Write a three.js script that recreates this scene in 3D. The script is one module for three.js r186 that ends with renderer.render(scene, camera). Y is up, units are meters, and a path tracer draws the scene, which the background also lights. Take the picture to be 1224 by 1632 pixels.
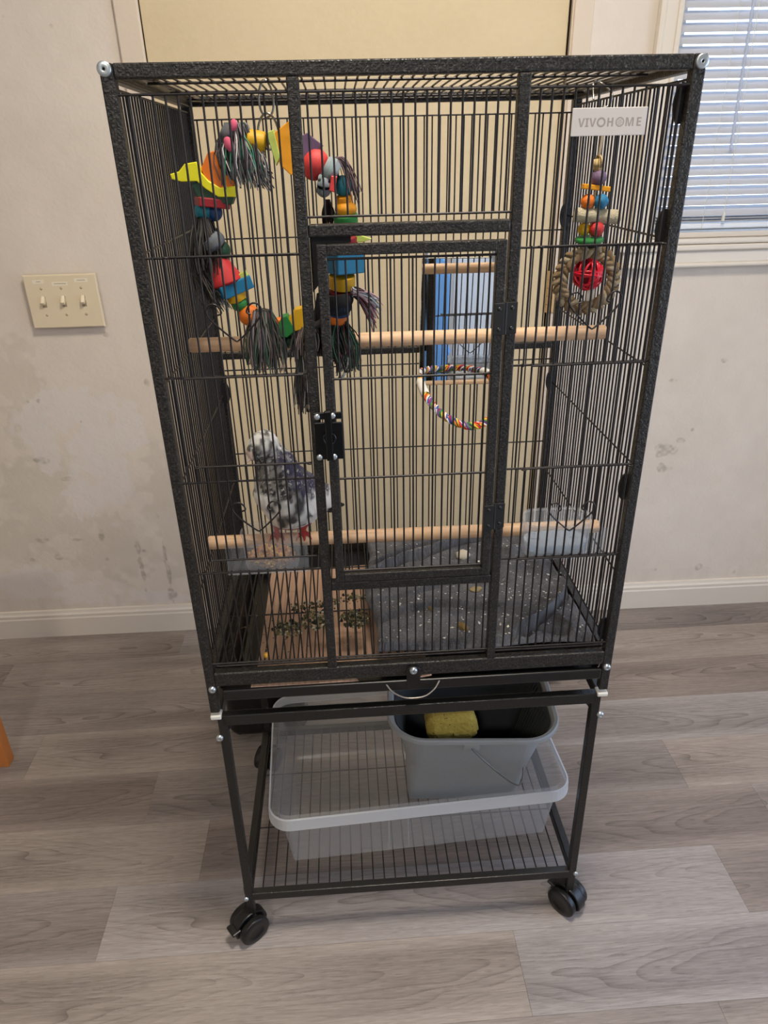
import * as THREE from 'three';
import { mergeGeometries, mergeVertices } from 'three/addons/utils/BufferGeometryUtils.js';
import { RoundedBoxGeometry } from 'three/addons/geometries/RoundedBoxGeometry.js';
import { RectAreaLightUniformsLib } from 'three/addons/lights/RectAreaLightUniformsLib.js';

// ---------------------------------------------------------------- camera, sky, lights, exposure
RectAreaLightUniformsLib.init();
const scene = new THREE.Scene();
const camera = new THREE.PerspectiveCamera(72.46, 1224 / 1632, 0.02, 60);
camera.position.set(-0.0776, 1.2568, 0.8068);
camera.rotation.set(-0.4677, -0.0525, -0.0233, 'YXZ');
camera.updateMatrixWorld(true);
const renderer = new THREE.WebGLRenderer({ antialias: true });
renderer.toneMapping = THREE.LinearToneMapping;
renderer.toneMappingExposure = 1.0;
renderer.shadowMap.enabled = true;

const SKY = 4.2;
{ // clear sky, pale towards the horizon
  const w = 64, h = 32, d = new Float32Array(w * h * 4);
  for (let y = 0; y < h; y++) for (let x = 0; x < w; x++) {
    const up = Math.max(0, (y + 0.5) / h * 2 - 1), t = Math.pow(up, 0.6), k = (y * w + x) * 4;
    d[k] = 0.76 - 0.42 * t; d[k + 1] = 0.90 - 0.34 * t; d[k + 2] = 1.12 - 0.06 * t; d[k + 3] = 1;
  }
  const t = new THREE.DataTexture(d, w, h, THREE.RGBAFormat, THREE.FloatType);
  t.mapping = THREE.EquirectangularReflectionMapping; t.magFilter = THREE.LinearFilter; t.minFilter = THREE.LinearFilter; t.needsUpdate = true;
  scene.background = t; scene.backgroundIntensity = SKY;
}
const LAMPS = [ // x, z, warm light intensity of unseen lamps; the second lights the room behind
  { x: 0.15, z: 0.2, size: 0.34, i: 80, c: [1.0, 0.90, 0.77] },
  { x: -0.6, z: 2.3, size: 0.34, i: 84, c: [1.0, 0.93, 0.84] },
];

// ---------------------------------------------------------------- helpers
let seed = 7;
const rnd = () => { seed = (seed * 1664525 + 1013904223) >>> 0; return seed / 4294967296; };
const rr = (a, b) => a + (b - a) * rnd();
const V = (x, y, z) => new THREE.Vector3(x, y, z);
const R = THREE.MathUtils.degToRad;
const used = new Map();
function numbered(n) { const k = used.get(n) ?? 0; used.set(n, k + 1); return k ? n + '_' + String(k).padStart(3, '0') : n; }
function shade(o) { o.castShadow = true; o.receiveShadow = true; return o; }
function part(name, geo, mat, parent) { const m = shade(new THREE.Mesh(geo, mat)); m.name = numbered(name); parent.add(m); return m; }
function thing(name, label, category, pos = [0, 0, 0], group) {
  const o = new THREE.Group(); o.name = numbered(name); o.position.set(...pos); o.userData = { label, category };
  if (group) o.userData.group = group; scene.add(o); return o;
}
function solo(name, geo, mat, label, category, group, kind) {
  const m = part(name, geo, mat, scene); m.userData = { label, category };
  if (group) m.userData.group = group; if (kind) m.userData.kind = kind; return m;
}
function struct(name, geo, mat, label) { const m = part(name, geo, mat, scene); m.userData = { kind: 'structure', label, category: name.split('_')[0] }; return m; }
function P(u, v, z) { // a point of the place: where the line of sight through (u, v) meets the upright plane at that z
  const d = V((u - 612) / 1114.12, -(v - 816) / 1114.12, -1).applyQuaternion(camera.quaternion);
  return camera.position.clone().addScaledVector(d, (z - camera.position.z) / d.z);
}
function PY(u, v, y) { const d = V((u - 612) / 1114.12, -(v - 816) / 1114.12, -1).applyQuaternion(camera.quaternion); return camera.position.clone().addScaledVector(d, (y - camera.position.y) / d.y); }
function at(g, x, y, z) { return g.translate(x, y, z); }
function uvBox(g, s = 1) { // uv in metres by the dominant axis
  g = g.index ? g.toNonIndexed() : g; g.computeVertexNormals();
  const p = g.attributes.position, n = g.attributes.normal, uv = new Float32Array(p.count * 2);
  for (let i = 0; i < p.count; i++) {
    const a = Math.abs(n.getX(i)), b = Math.abs(n.getY(i)), c = Math.abs(n.getZ(i));
    let U, W; if (a >= b && a >= c) { U = p.getZ(i); W = p.getY(i); } else if (b >= c) { U = p.getX(i); W = p.getZ(i); } else { U = p.getX(i); W = p.getY(i); }
    uv[i * 2] = U * s; uv[i * 2 + 1] = W * s;
  }
  g.setAttribute('uv', new THREE.BufferAttribute(uv, 2)); return g;
}
function box(w, h, d, x = 0, y = 0, z = 0, r = 0.0012) {
  const rr_ = Math.min(r, w / 2.01, h / 2.01, d / 2.01);
  const g = new RoundedBoxGeometry(w, h, d, 1, rr_); g.translate(x, y, z); return uvBox(g);
}
const merge = (a) => mergeGeometries(a.map((g) => { g = g.index ? g.toNonIndexed() : g; for (const k of Object.keys(g.attributes)) if (!['position', 'normal', 'uv'].includes(k)) g.deleteAttribute(k); return g; }), false);
const CYL = new Map();
function cyl(r, len, seg = 6) { const k = r + '|' + len.toFixed(4) + '|' + seg; if (!CYL.has(k)) CYL.set(k, new THREE.CylinderGeometry(r, r, len, seg)); return CYL.get(k); }
function rod(name, a, b, r, mat, parent, seg = 6) {
  const d = b.clone().sub(a), m = part(name, cyl(r, d.length(), seg), mat, parent);
  m.position.copy(a).addScaledVector(d, 0.5); m.quaternion.setFromUnitVectors(V(0, 1, 0), d.normalize()); return m;
}
function bar(a, b, r, seg = 6) { const d = b.clone().sub(a), g = new THREE.CylinderGeometry(r, r, d.length(), seg); g.applyQuaternion(new THREE.Quaternion().setFromUnitVectors(V(0, 1, 0), d.clone().normalize())); const c = a.clone().addScaledVector(d, 0.5); return g.translate(c.x, c.y, c.z); }
function tube(pts, r, n = 40, seg = 6, closed = false) { return new THREE.TubeGeometry(new THREE.CatmullRomCurve3(pts, closed, 'centripetal'), n, r, seg, closed); }
function lathe(pts, seg = 28) { return new THREE.LatheGeometry(pts.map((p) => new THREE.Vector2(p[0], p[1])), seg); }
function orient(g, dir, pos) { g.applyQuaternion(new THREE.Quaternion().setFromUnitVectors(V(0, 1, 0), dir.clone().normalize())); return g.translate(pos.x, pos.y, pos.z); }
class Acc { // triangles with a colour per vertex
  constructor() { this.p = []; this.c = []; this.i = []; }
  strand(pts, r0, r1, col, seg = 3) {
    const base = this.p.length / 3, n = pts.length;
    for (let k = 0; k < n; k++) {
      const t = (k < n - 1 ? pts[k + 1].clone().sub(pts[k]) : pts[k].clone().sub(pts[k - 1])).normalize();
      const a = Math.abs(t.y) < 0.9 ? V(0, 1, 0) : V(1, 0, 0), u = a.cross(t).normalize(), w = t.clone().cross(u), r = r0 + (r1 - r0) * k / (n - 1);
      for (let s = 0; s < seg; s++) { const q = s / seg * 6.2832, e = pts[k].clone().addScaledVector(u, Math.cos(q) * r).addScaledVector(w, Math.sin(q) * r); this.p.push(e.x, e.y, e.z); this.c.push(...col); }
    }
    for (let k = 0; k < n - 1; k++) for (let s = 0; s < seg; s++) { const a = base + k * seg + s, b = base + k * seg + (s + 1) % seg; this.i.push(a, b, a + seg, b, b + seg, a + seg); }
  }
  chip(c, sx, sy, sz, e, col) { // small irregular solid: a squashed octahedron
    const base = this.p.length / 3, q = new THREE.Quaternion().setFromEuler(e);
    for (const v of [[1, 0, 0], [-1, 0, 0], [0, 1, 0], [0, -1, 0], [0, 0, 1], [0, 0, -1]]) { const w = V(v[0] * sx * rr(0.7, 1.2), v[1] * sy * rr(0.7, 1.2), v[2] * sz * rr(0.7, 1.2)).applyQuaternion(q).add(c); this.p.push(w.x, w.y, w.z); this.c.push(...col); }
    for (const t of [[0, 2, 4], [2, 1, 4], [1, 3, 4], [3, 0, 4], [2, 0, 5], [1, 2, 5], [3, 1, 5], [0, 3, 5]]) this.i.push(...t.map((x) => x + base));
  }
  build(flat = false) {
    let g = new THREE.BufferGeometry(); g.setAttribute('position', new THREE.Float32BufferAttribute(this.p, 3)); g.setAttribute('color', new THREE.Float32BufferAttribute(this.c, 3)); g.setIndex(this.i);
    if (flat) g = g.toNonIndexed(); g.computeVertexNormals(); return g;
  }
}
const lin = (hex) => { const c = new THREE.Color(hex); return [c.r, c.g, c.b]; };
// tileable value noise
const HASH = new Float32Array(65536); { let s = 991; for (let i = 0; i < 65536; i++) { s = (s * 1664525 + 1013904223) >>> 0; HASH[i] = s / 4294967296; } }
function vn(x, y, px, py, k = 0) {
  const x0 = Math.floor(x), y0 = Math.floor(y), fx = x - x0, fy = y - y0, sx = fx * fx * (3 - 2 * fx), sy = fy * fy * (3 - 2 * fy);
  const h = (i, j) => HASH[(((i % px) + px) % px * 131 + ((j % py) + py) % py * 7919 + k * 5077) & 65535];
  const a = h(x0, y0), b = h(x0 + 1, y0), c = h(x0, y0 + 1), d = h(x0 + 1, y0 + 1);
  return a + (b - a) * sx + (c - a) * sy + (a - b - c + d) * sx * sy;
}
function n3(x, y, z) { // smooth 3-d noise for shapes and mottling
  const x0 = Math.floor(x), y0 = Math.floor(y), z0 = Math.floor(z), f = (t) => t * t * (3 - 2 * t), fx = f(x - x0), fy = f(y - y0), fz = f(z - z0);
  const h = (i, j, k) => HASH[(i * 374761 + j * 668265 + k * 2147483 + 77777777) & 65535];
  const L = (a, b, t) => a + (b - a) * t;
  return L(L(L(h(x0, y0, z0), h(x0 + 1, y0, z0), fx), L(h(x0, y0 + 1, z0), h(x0 + 1, y0 + 1, z0), fx), fy), L(L(h(x0, y0, z0 + 1), h(x0 + 1, y0, z0 + 1), fx), L(h(x0, y0 + 1, z0 + 1), h(x0 + 1, y0 + 1, z0 + 1), fx), fy), fz);
}
function tex(w, h, fn, srgb = true) {
  const d = new Uint8Array(w * h * 4);
  for (let y = 0; y < h; y++) for (let x = 0; x < w; x++) { const c = fn(x / w, y / h), k = (y * w + x) * 4; d[k] = Math.max(0, Math.min(255, c[0])); d[k + 1] = Math.max(0, Math.min(255, c[1])); d[k + 2] = Math.max(0, Math.min(255, c[2])); d[k + 3] = 255; }
  const t = new THREE.DataTexture(d, w, h); t.wrapS = t.wrapT = THREE.RepeatWrapping; t.magFilter = THREE.LinearFilter; t.minFilter = THREE.LinearMipmapLinearFilter; t.generateMipmaps = true;
  if (srgb) t.colorSpace = THREE.SRGBColorSpace; t.needsUpdate = true; return t;
}
function rep(t, u, v) { const c = t.clone(); c.repeat.set(u, v); c.needsUpdate = true; return c; }
const M = (o) => new THREE.MeshPhysicalMaterial(o);
// a closed surface round a distance field (naive surface nets)
function nets(f, lo, hi, cell) {
  const nx = Math.ceil((hi[0] - lo[0]) / cell) + 1, ny = Math.ceil((hi[1] - lo[1]) / cell) + 1, nz = Math.ceil((hi[2] - lo[2]) / cell) + 1;
  const F = new Float32Array(nx * ny * nz), id = (i, j, k) => i + nx * (j + ny * k);
  for (let k = 0; k < nz; k++) for (let j = 0; j < ny; j++) for (let i = 0; i < nx; i++) F[id(i, j, k)] = f(lo[0] + i * cell, lo[1] + j * cell, lo[2] + k * cell);
  const vid = new Int32Array(nx * ny * nz).fill(-1), p = [], ix = [];
  const E = [[0, 1], [2, 3], [4, 5], [6, 7], [0, 2], [1, 3], [4, 6], [5, 7], [0, 4], [1, 5], [2, 6], [3, 7]];
  for (let k = 0; k < nz - 1; k++) for (let j = 0; j < ny - 1; j++) for (let i = 0; i < nx - 1; i++) {
    const c = []; let m = 0; for (let q = 0; q < 8; q++) { c[q] = F[id(i + (q & 1), j + (q >> 1 & 1), k + (q >> 2))]; if (c[q] < 0) m |= 1 << q; }
    if (m === 0 || m === 255) continue;
    let sx = 0, sy = 0, sz = 0, n = 0;
    for (const [a, b] of E) if ((c[a] < 0) !== (c[b] < 0)) { const t = c[a] / (c[a] - c[b]); sx += (a & 1) + t * ((b & 1) - (a & 1)); sy += (a >> 1 & 1) + t * ((b >> 1 & 1) - (a >> 1 & 1)); sz += (a >> 2) + t * ((b >> 2) - (a >> 2)); n++; }
    vid[id(i, j, k)] = p.length / 3; p.push(lo[0] + (i + sx / n) * cell, lo[1] + (j + sy / n) * cell, lo[2] + (k + sz / n) * cell);
  }
  const quad = (a, b, c, d, flip) => { if (a < 0 || b < 0 || c < 0 || d < 0) return; if (flip) ix.push(a, c, b, a, d, c); else ix.push(a, b, c, a, c, d); };
  for (let k = 1; k < nz - 1; k++) for (let j = 1; j < ny - 1; j++) for (let i = 1; i < nx - 1; i++) {
    const s = F[id(i, j, k)] < 0;
    if (s !== F[id(i + 1, j, k)] < 0) quad(vid[id(i, j - 1, k - 1)], vid[id(i, j, k - 1)], vid[id(i, j, k)], vid[id(i, j - 1, k)], !s);
    if (s !== F[id(i, j + 1, k)] < 0) quad(vid[id(i - 1, j, k - 1)], vid[id(i - 1, j, k)], vid[id(i, j, k)], vid[id(i, j, k - 1)], !s);
    if (s !== F[id(i, j, k + 1)] < 0) quad(vid[id(i - 1, j - 1, k)], vid[id(i, j - 1, k)], vid[id(i, j, k)], vid[id(i - 1, j, k)], !s);
  }
  const g = new THREE.BufferGeometry(); g.setAttribute('position', new THREE.Float32BufferAttribute(p, 3)); g.setIndex(ix); g.computeVertexNormals(); return g;
}
function capsule(p, a, b, ra, rb) { const ab = b.clone().sub(a), t = THREE.MathUtils.clamp(p.clone().sub(a).dot(ab) / ab.lengthSq(), 0, 1); return p.distanceTo(a.clone().addScaledVector(ab, t)) - (ra + (rb - ra) * t); }
const smin = (a, b, k) => { const h = Math.max(k - Math.abs(a - b), 0) / k; return Math.min(a, b) - h * h * k / 4; };
// rings of a rounded rectangle lofted into a vessel: rows of [inset, y]
function vessel(hx, hz, r, rows, seg = 6, cap = true) {
  const ring = (ins) => { const out = [], R_ = Math.max(r - ins, 0.002), X = hx - ins - R_, Z = hz - ins - R_; for (const [cx, cz, a0] of [[X, Z, 0], [-X, Z, 90], [-X, -Z, 180], [X, -Z, 270]]) for (let k = 0; k <= seg; k++) { const a = R(a0 + 90 * k / seg); out.push([cx + R_ * Math.cos(a), cz + R_ * Math.sin(a)]); } return out; };
  const p = [], ix = [], n = 4 * (seg + 1);
  for (const [ins, y] of rows) for (const [x, z] of ring(ins)) p.push(x, y, z);
  for (let j = 0; j < rows.length - 1; j++) for (let i = 0; i < n; i++) { const a = j * n + i, b = j * n + (i + 1) % n; ix.push(a, a + n, b, b, a + n, b + n); }
  if (cap) { const c = p.length / 3; p.push(0, rows[0][1], 0); for (let i = 0; i < n; i++) ix.push(c, i, (i + 1) % n); }
  const g = new THREE.BufferGeometry(); g.setAttribute('position', new THREE.Float32BufferAttribute(p, 3)); g.setIndex(ix);
  const h = g.toNonIndexed(); h.computeVertexNormals(); return uvBox(h);
}
const crease = (g) => g;

// ---------------------------------------------------------------- materials
const grainBump = tex(256, 256, (u, v) => { const a = vn(u * 90, v * 90, 90, 90, 1), b = vn(u * 40, v * 40, 40, 40, 2); const x = 255 * (0.6 * a + 0.4 * b); return [x, x, x]; }, false);
const hammer = tex(256, 256, (u, v) => { const a = vn(u * 60, v * 60, 60, 60, 5), b = vn(u * 30, v * 30, 30, 30, 6); const s = Math.abs(a - 0.5) * 2 * 0.7 + b * 0.3; const x = 255 * s; return [x, x, x]; }, false);
const hammerColor = tex(256, 256, (u, v) => { const a = vn(u * 64, v * 64, 64, 64, 8), b = vn(u * 128, v * 128, 128, 128, 9); const s = 20 + 30 * Math.pow(a, 2) + 18 * b + (b > 0.86 ? 26 : 0); return [s * 1.05, s, s * 0.94]; });
const frameM = M({ map: rep(hammerColor, 9, 9), roughness: 0.42, metalness: 0.25, bumpMap: rep(hammer, 9, 9), bumpScale: 0.0006 });
const frameLow = M({ color: 0x22211f, roughness: 0.34, metalness: 0.25, bumpMap: rep(hammer, 7, 7), bumpScale: 0.0003 });
const wireM = M({ color: 0x262222, roughness: 0.38, metalness: 0.35 });
const wireDark = M({ color: 0x131212, roughness: 0.45, metalness: 0.1 });
const blackPlastic = M({ color: 0x0b0b0c, roughness: 0.38 });
const blackRough = M({ color: 0x101011, roughness: 0.6 });
const zinc = M({ color: 0xb9c0c4, roughness: 0.32, metalness: 0.85 });
const whitePlastic = M({ color: 0xd9d6cc, roughness: 0.45 });
const wallBump = tex(512, 512, (u, v) => { const x = 255 * (0.5 * vn(u * 24, v * 24, 24, 24, 11) + 0.3 * vn(u * 70, v * 70, 70, 70, 12) + 0.2 * vn(u * 160, v * 160, 160, 160, 13)); return [x, x, x]; }, false);
// painted wall, 4.4 m x 2.4 m in one map: scuffs, filler patches and stains where they sit
const blobs = [];
function blob(u, v, ru, rv, amt, tint) { const c = P(u, v, -0.965); const e = P(u + ru, v, -0.965), f = P(u, v + rv, -0.965); blobs.push([c.x, c.y, Math.abs(e.x - c.x), Math.abs(f.y - c.y), amt, tint]); }
for (const [u, v, a, b] of [[150, 720, 45, 95], [110, 660, 90, 40], [200, 680, 30, 40], [140, 790, 40, 35], [60, 690, 28, 60], [40, 930, 80, 28], [130, 945, 70, 22], [250, 950, 60, 14]]) blob(u, v, a, b, 1, 0);
for (const [u, v, a, b] of [[30, 620, 45, 90], [60, 780, 60, 70], [190, 870, 90, 60], [270, 830, 40, 110], [20, 870, 50, 40], [90, 840, 90, 25]]) blob(u, v, a, b, 0.8, 1);
for (const [u, v, a, b] of [[93, 890, 6, 5], [66, 863, 9, 4], [50, 894, 4, 3], [128, 673, 3, 3], [42, 640, 3, 4], [60, 640, 3, 3], [230, 880, 4, 3], [62, 735, 14, 5], [105, 765, 10, 4], [120, 862, 12, 4], [160, 857, 8, 14], [170, 893, 4, 4], [225, 905, 5, 40], [265, 900, 4, 60], [275, 945, 10, 12], [168, 535, 6, 4], [233, 610, 4, 6], [1060, 715, 16, 10], [1055, 745, 14, 8], [1083, 700, 8, 5], [1100, 682, 4, 4], [1165, 908, 4, 4], [1108, 900, 5, 5], [1040, 905, 6, 4], [1070, 605, 10, 4], [1150, 573, 7, 5], [80, 42, 3, 3], [4, 27, 4, 4], [205, 205, 16, 5]]) blob(u, v, a, b, 0.9, 2);
const wallMap = tex(2048, 1024, (u, v) => {
  const x = u * 4.4 - 2.2, y = v * 2.4; let r = 214, g = 203, b = 190;
  const n = vn(u * 40, v * 22, 40, 22, 21) - 0.5, m = vn(u * 150, v * 80, 150, 80, 22) - 0.5, q = vn(u * 12, v * 7, 12, 7, 23) - 0.5;
  r += n * 5 + m * 4 + q * 6; g += n * 5 + m * 4 + q * 6; b += n * 5 + m * 4 + q * 7;
  let a0 = 0, a1 = 0, a2 = 0;
  for (const B of blobs) { const dx = (x - B[0]) / B[2], dy = (y - B[1]) / B[3]; const d = dx * dx + dy * dy; if (d > 2.2) continue; const w = Math.sqrt(d) + (vn(u * 260, v * 140, 260, 140, 24) - 0.5) * 0.7 + (vn(u * 90, v * 50, 90, 50, 25) - 0.5) * 0.7, s = B[4] * THREE.MathUtils.clamp((1 - w) * 3.5, 0, 1); if (B[5] === 0) a0 = Math.max(a0, s); else if (B[5] === 1) a1 = Math.max(a1, s * (0.5 + 0.5 * vn(u * 60, v * 40, 60, 40, 26))); else a2 = Math.max(a2, s * vn(u * 600, v * 300, 600, 300, 27)); }
  r -= a1 * 14; g -= a1 * 13; b -= a1 * 15;
  r += (217 - r) * a0 * 0.75; g += (209 - g) * a0 * 0.75; b += (203 - b) * a0 * 0.75;
  r -= a2 * 44; g -= a2 * 44; b -= a2 * 46;
  if (y < 0.13 && y > 0.085) { const s = Math.max(0, vn(u * 220, v * 3, 220, 3, 28) - 0.45) * 10; r -= s; g -= s; b -= s; }
  return [r, g, b];
});
wallMap.repeat.set(1 / 4.4, 1 / 2.4); wallMap.offset.set(0.5, 0);
const wallM = M({ map: wallMap, roughness: 0.72, bumpMap: rep(wallBump, 2.2, 2.2), bumpScale: 0.0006 });
const plainWall = M({ color: 0xd8d0c4, roughness: 0.8 });
const ceilM = M({ color: 0xe4e0d8, roughness: 0.9 });
const trimM = M({ color: 0xd8cfc2, roughness: 0.4 });
const casingM = M({ color: 0xd3c4b2, roughness: 0.5, bumpMap: rep(wallBump, 2, 2), bumpScale: 0.0004 });
const doorM = M({ map: tex(256, 512, (u, v) => { const n = vn(u * 6, v * 10, 6, 10, 31) - 0.5, m = vn(u * 80, v * 160, 80, 160, 32) - 0.5; return [206 + n * 7 + m * 3, 188 + n * 7 + m * 3, 153 + n * 8 + m * 3]; }), roughness: 0.5, bumpMap: rep(wallBump, 2, 2), bumpScale: 0.0004 });
// vinyl plank: grey-brown oak
function plankTex(k) {
  return tex(1024, 192, (u, v) => {
    const wob = (vn(u * 4, v * 2, 4, 2, 40 + k) - 0.5) * 0.34, yy = v - 0.5 + wob + 0.12 * Math.sin(k * 2.1);
    const f = yy * yy * 11 + u * 2.25 * (k % 2 ? 1 : -1) + 0.75 * vn(u * 5, v * 3, 5, 3, 44 + k) + 0.25 * vn(u * 14, v * 9, 14, 9, 45 + k), fr = f * 4 - Math.floor(f * 4);
    const ring = Math.pow(fr, 5) * (0.35 + 0.65 * vn(u * 30, v * 40, 30, 40, 46 + k)), mask = THREE.MathUtils.clamp(1.5 - Math.abs(yy) * 3.2, 0.15, 1) * (0.4 + vn(u * 4, v * 3, 4, 3, 50 + k));
    const fib = vn(u * 26, v * 90, 26, 90, 53 + k), fib2 = vn(u * 90, v * 190, 90, 190, 56 + k), big = vn(u * 4, v * 4, 4, 4, 59 + k), pore = vn(u * 46, v * 170, 46, 170, 61 + k) > 0.83 ? 9 : 0;
    const kx = (u - 0.32 - 0.15 * k) * 14, ky = (v - 0.45) * 3.2, kn = Math.max(0, 1 - Math.sqrt(kx * kx * 5 + ky * ky * 9) - 0.3 * vn(u * 60, v * 20, 60, 20, 63)) * (k < 2 ? 1 : 0);
    const s = -ring * 30 * mask + (fib - 0.5) * 13 + (fib2 - 0.5) * 13 + (big - 0.5) * 26 - pore - kn * 60;
    return [150 + s * 1.25, 142 + s * 1.24, 138 + s * 1.2];
  });
}
const plankMaps = [0, 1, 2, 3].map(plankTex);
const plankTones = [0xffffff, 0xf6f2ec, 0xeae7e4, 0xfffaf2, 0xe6dfd8];
const plankM = []; for (const m of plankMaps) for (const c of plankTones) plankM.push(M({ map: m, color: c, roughness: 0.5, specularIntensity: 0.6, bumpMap: m, bumpScale: 0.0001 }));
const dowelM = M({ map: tex(512, 64, (u, v) => { const a = vn(u * 10, v * 20, 10, 20, 70), b = vn(u * 60, v * 40, 60, 40, 71); const s = (a - 0.5) * 22 + (b - 0.5) * 10; return [222 + s, 184 + s, 146 + s]; }), roughness: 0.6 });
const cardM = M({ map: tex(512, 64, (u, v) => { const w = Math.sin(u * 6.2832 * 8) * 0.5 + 0.5, n = vn(u * 30, v * 8, 30, 8, 75) - 0.5; const s = -12 * Math.pow(w, 3) + n * 14; return [204 + s, 168 + s, 142 + s]; }), roughness: 0.85 });
cardM.map.repeat.set(16, 2);
const paint = (hex, o = {}) => M({ color: hex, roughness: 0.55, ...o });

// ---------------------------------------------------------------- the room
const WZ = -0.9593, WT = -0.0095;   // the far wall and its slight turn
function onWall(o) { o.position.set(0, 0, WZ); o.rotation.y = -0.0095; return o; }
{
  const slab = box(5.0, 0.1, 4.6, 0.1, -0.057, 1.2); const fl = struct('floor', slab, M({ color: 0x2b2724, roughness: 0.8 }), 'grey brown wood-look plank floor');
  const L = 1.19, Wd = 0.1435, geos = [0, 1, 2, 3, 4, 5].map((k) => {
    const g = new THREE.BoxGeometry(L - 0.0004, 0.007, Wd - 0.0004); const uv = g.attributes.uv, p = g.attributes.position;
    for (let i = 0; i < uv.count; i++) uv.setXY(i, (k % 2 ? -1 : 1) * p.getX(i) / L + 0.5 + k * 0.17, (k % 3 === 1 ? -1 : 1) * p.getZ(i) / Wd * 0.98 + 0.5); return g;
  });
  const joints = { '-6': -1.05, '-5': -0.02, '-4': -0.86, '-3': -0.55, '-2': -0.41, '-1': -0.567, '0': 0.18, '1': -0.7, '2': -0.25 };
  let c = 0; const tone = { '-3|0': 2, '-2|-1': 3, '-1|-1': 2, '-1|0': 0, '0|-1': 3 };
  for (let row = -7; row <= 12; row++) {
    const z0 = 0.03 + row * Wd, j = joints[row] ?? -1 + ((row * 0.37) % 1 + 1) % 1;
    for (let k = -3; k <= 2; k++) { const xc = j + (k + 0.5) * L; if (xc < -2.6 || xc > 2.7) continue; c += 7;
      let zc = z0 + Wd / 2; if (zc - Wd / 2 < -1.05) continue;
      const m = part('plank', geos[(c + row * 5 + 60) % 6], plankM[((c * 3 + row * 7 + k * 11 + 700) % 4) * 5 + (tone[row + '|' + k] ?? ((c + row * 3 + k * 5 + 300) % 5))], fl); m.position.set(xc, -0.0035, zc); }
  }
}
{
  const s = new THREE.Shape(); s.moveTo(-2.35, -0.02); s.lineTo(2.6, -0.02); s.lineTo(2.6, 2.42); s.lineTo(-2.35, 2.42); s.closePath();
  const dh = new THREE.Path(); dh.moveTo(-0.482, -0.01); dh.lineTo(0.452, -0.01); dh.lineTo(0.452, 2.05); dh.lineTo(-0.482, 2.05); dh.closePath(); s.holes.push(dh);
  const wh = new THREE.Path(); wh.moveTo(0.672, 1.07); wh.lineTo(1.62, 1.07); wh.lineTo(1.62, 2.08); wh.lineTo(0.672, 2.08); wh.closePath(); s.holes.push(wh);
  const g = new THREE.ExtrudeGeometry(s, { depth: 0.12, bevelEnabled: false }); g.translate(0, 0, -0.12);
  onWall(struct('wall_back', g, wallM, 'scuffed off-white painted wall behind the cage'));
  const side = (n, x, t) => struct(n, box(0.12, 2.44, 4.8, x, 1.2, 1.2), plainWall, t);
  side('wall_left', -2.4, 'plain off-white wall on the left'); { const q = new THREE.Shape(); q.moveTo(-1.2, -0.02); q.lineTo(3.6, -0.02); q.lineTo(3.6, 2.42); q.lineTo(-1.2, 2.42); q.closePath(); const ho = new THREE.Path(); ho.moveTo(-0.2, 0.25); ho.lineTo(1.9, 0.25); ho.lineTo(1.9, 1.75); ho.lineTo(-0.2, 1.75); ho.closePath(); q.holes.push(ho);
    const e = new THREE.ExtrudeGeometry(q, { depth: 0.12, bevelEnabled: false }); e.rotateY(-Math.PI / 2); e.translate(2.02, 0, 0); struct('wall_right', e, plainWall, 'plain off-white right wall out of view, with an unseen window for cool light');
    const w2 = struct('window_unseen_2', merge([box(0.05, 1.5, 0.04, 1.96, 1.0, -0.18), box(0.05, 1.5, 0.04, 1.96, 1.0, 1.88), box(0.05, 1.5, 0.04, 1.96, 1.0, 0.85), box(0.05, 0.04, 2.1, 1.96, 0.27, 0.85), box(0.05, 0.04, 2.1, 1.96, 1.73, 0.85)]), trimM, 'unseen wide window in the right wall, placed to cool the right side');  // out of view, placed to cast cool daylight on right wall and floor
    for (const z of [0.335, 1.365]) part('window_pane', new THREE.BoxGeometry(0.003, 1.42, 0.99).translate(1.96, 1.0, z), M({ color: 0xffffff, transmission: 1, roughness: 0, thickness: 0 }), w2); };
  struct('wall_front', box(5.2, 2.44, 0.12, 0.1, 1.2, 3.5), M({ color: 0xc9ccd0, roughness: 0.8 }), 'plain pale grey wall across the room');
  struct('ceiling', box(5.3, 0.1, 4.9, 0.1, 2.47, 1.2), ceilM, 'plain white ceiling');
  // baseboards with a stepped top
  const prof = new THREE.Shape(); for (const [i, q] of [[0, 0], [0.014, 0], [0.014, 0.062], [0.012, 0.066], [0.012, 0.074], [0.008, 0.079], [0.006, 0.086], [0, 0.087]].entries()) i ? prof.lineTo(q[0], q[1]) : prof.moveTo(q[0], q[1]);
  const run = (len) => { const e = new THREE.ExtrudeGeometry(prof, { depth: len, bevelEnabled: false }); e.rotateY(-Math.PI / 2); e.translate(len, 0, 0); return e; };
  const bl = struct('baseboard_left', run(1.82), trimM, 'white baseboard along the wall below the light switches'); onWall(bl); bl.geometry.translate(-2.335, 0, 0);
  const br = struct('baseboard_right', run(2.02), trimM, 'white baseboard along the wall below the window'); onWall(br); br.geometry.translate(0.515, 0, 0);
  // door: casing, slab, hinge
  const cas = (n, gs, t) => onWall(struct(n, merge(gs), casingM, t));
  cas('trim_1', [box(0.05, 2.07, 0.011, -0.4875, 1.035, 0.0055, 0.003)], 'left casing of the cream door');
  cas('trim_2', [box(0.042, 2.07, 0.011, 0.460, 1.035, 0.0055, 0.003), box(0.006, 2.07, 0.014, 0.4385, 1.035, 0, 0.002)], 'right casing of the cream door');
  cas('trim_3', [box(0.99, 0.05, 0.011, -0.015, 2.095, 0.0055, 0.003)], 'head casing of the cream door');
  const dr = onWall(struct('door_1', box(0.893, 2.03, 0.04, -0.0155, 1.028, -0.022, 0.002), doorM, 'plain cream flush door behind the cage'));
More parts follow.
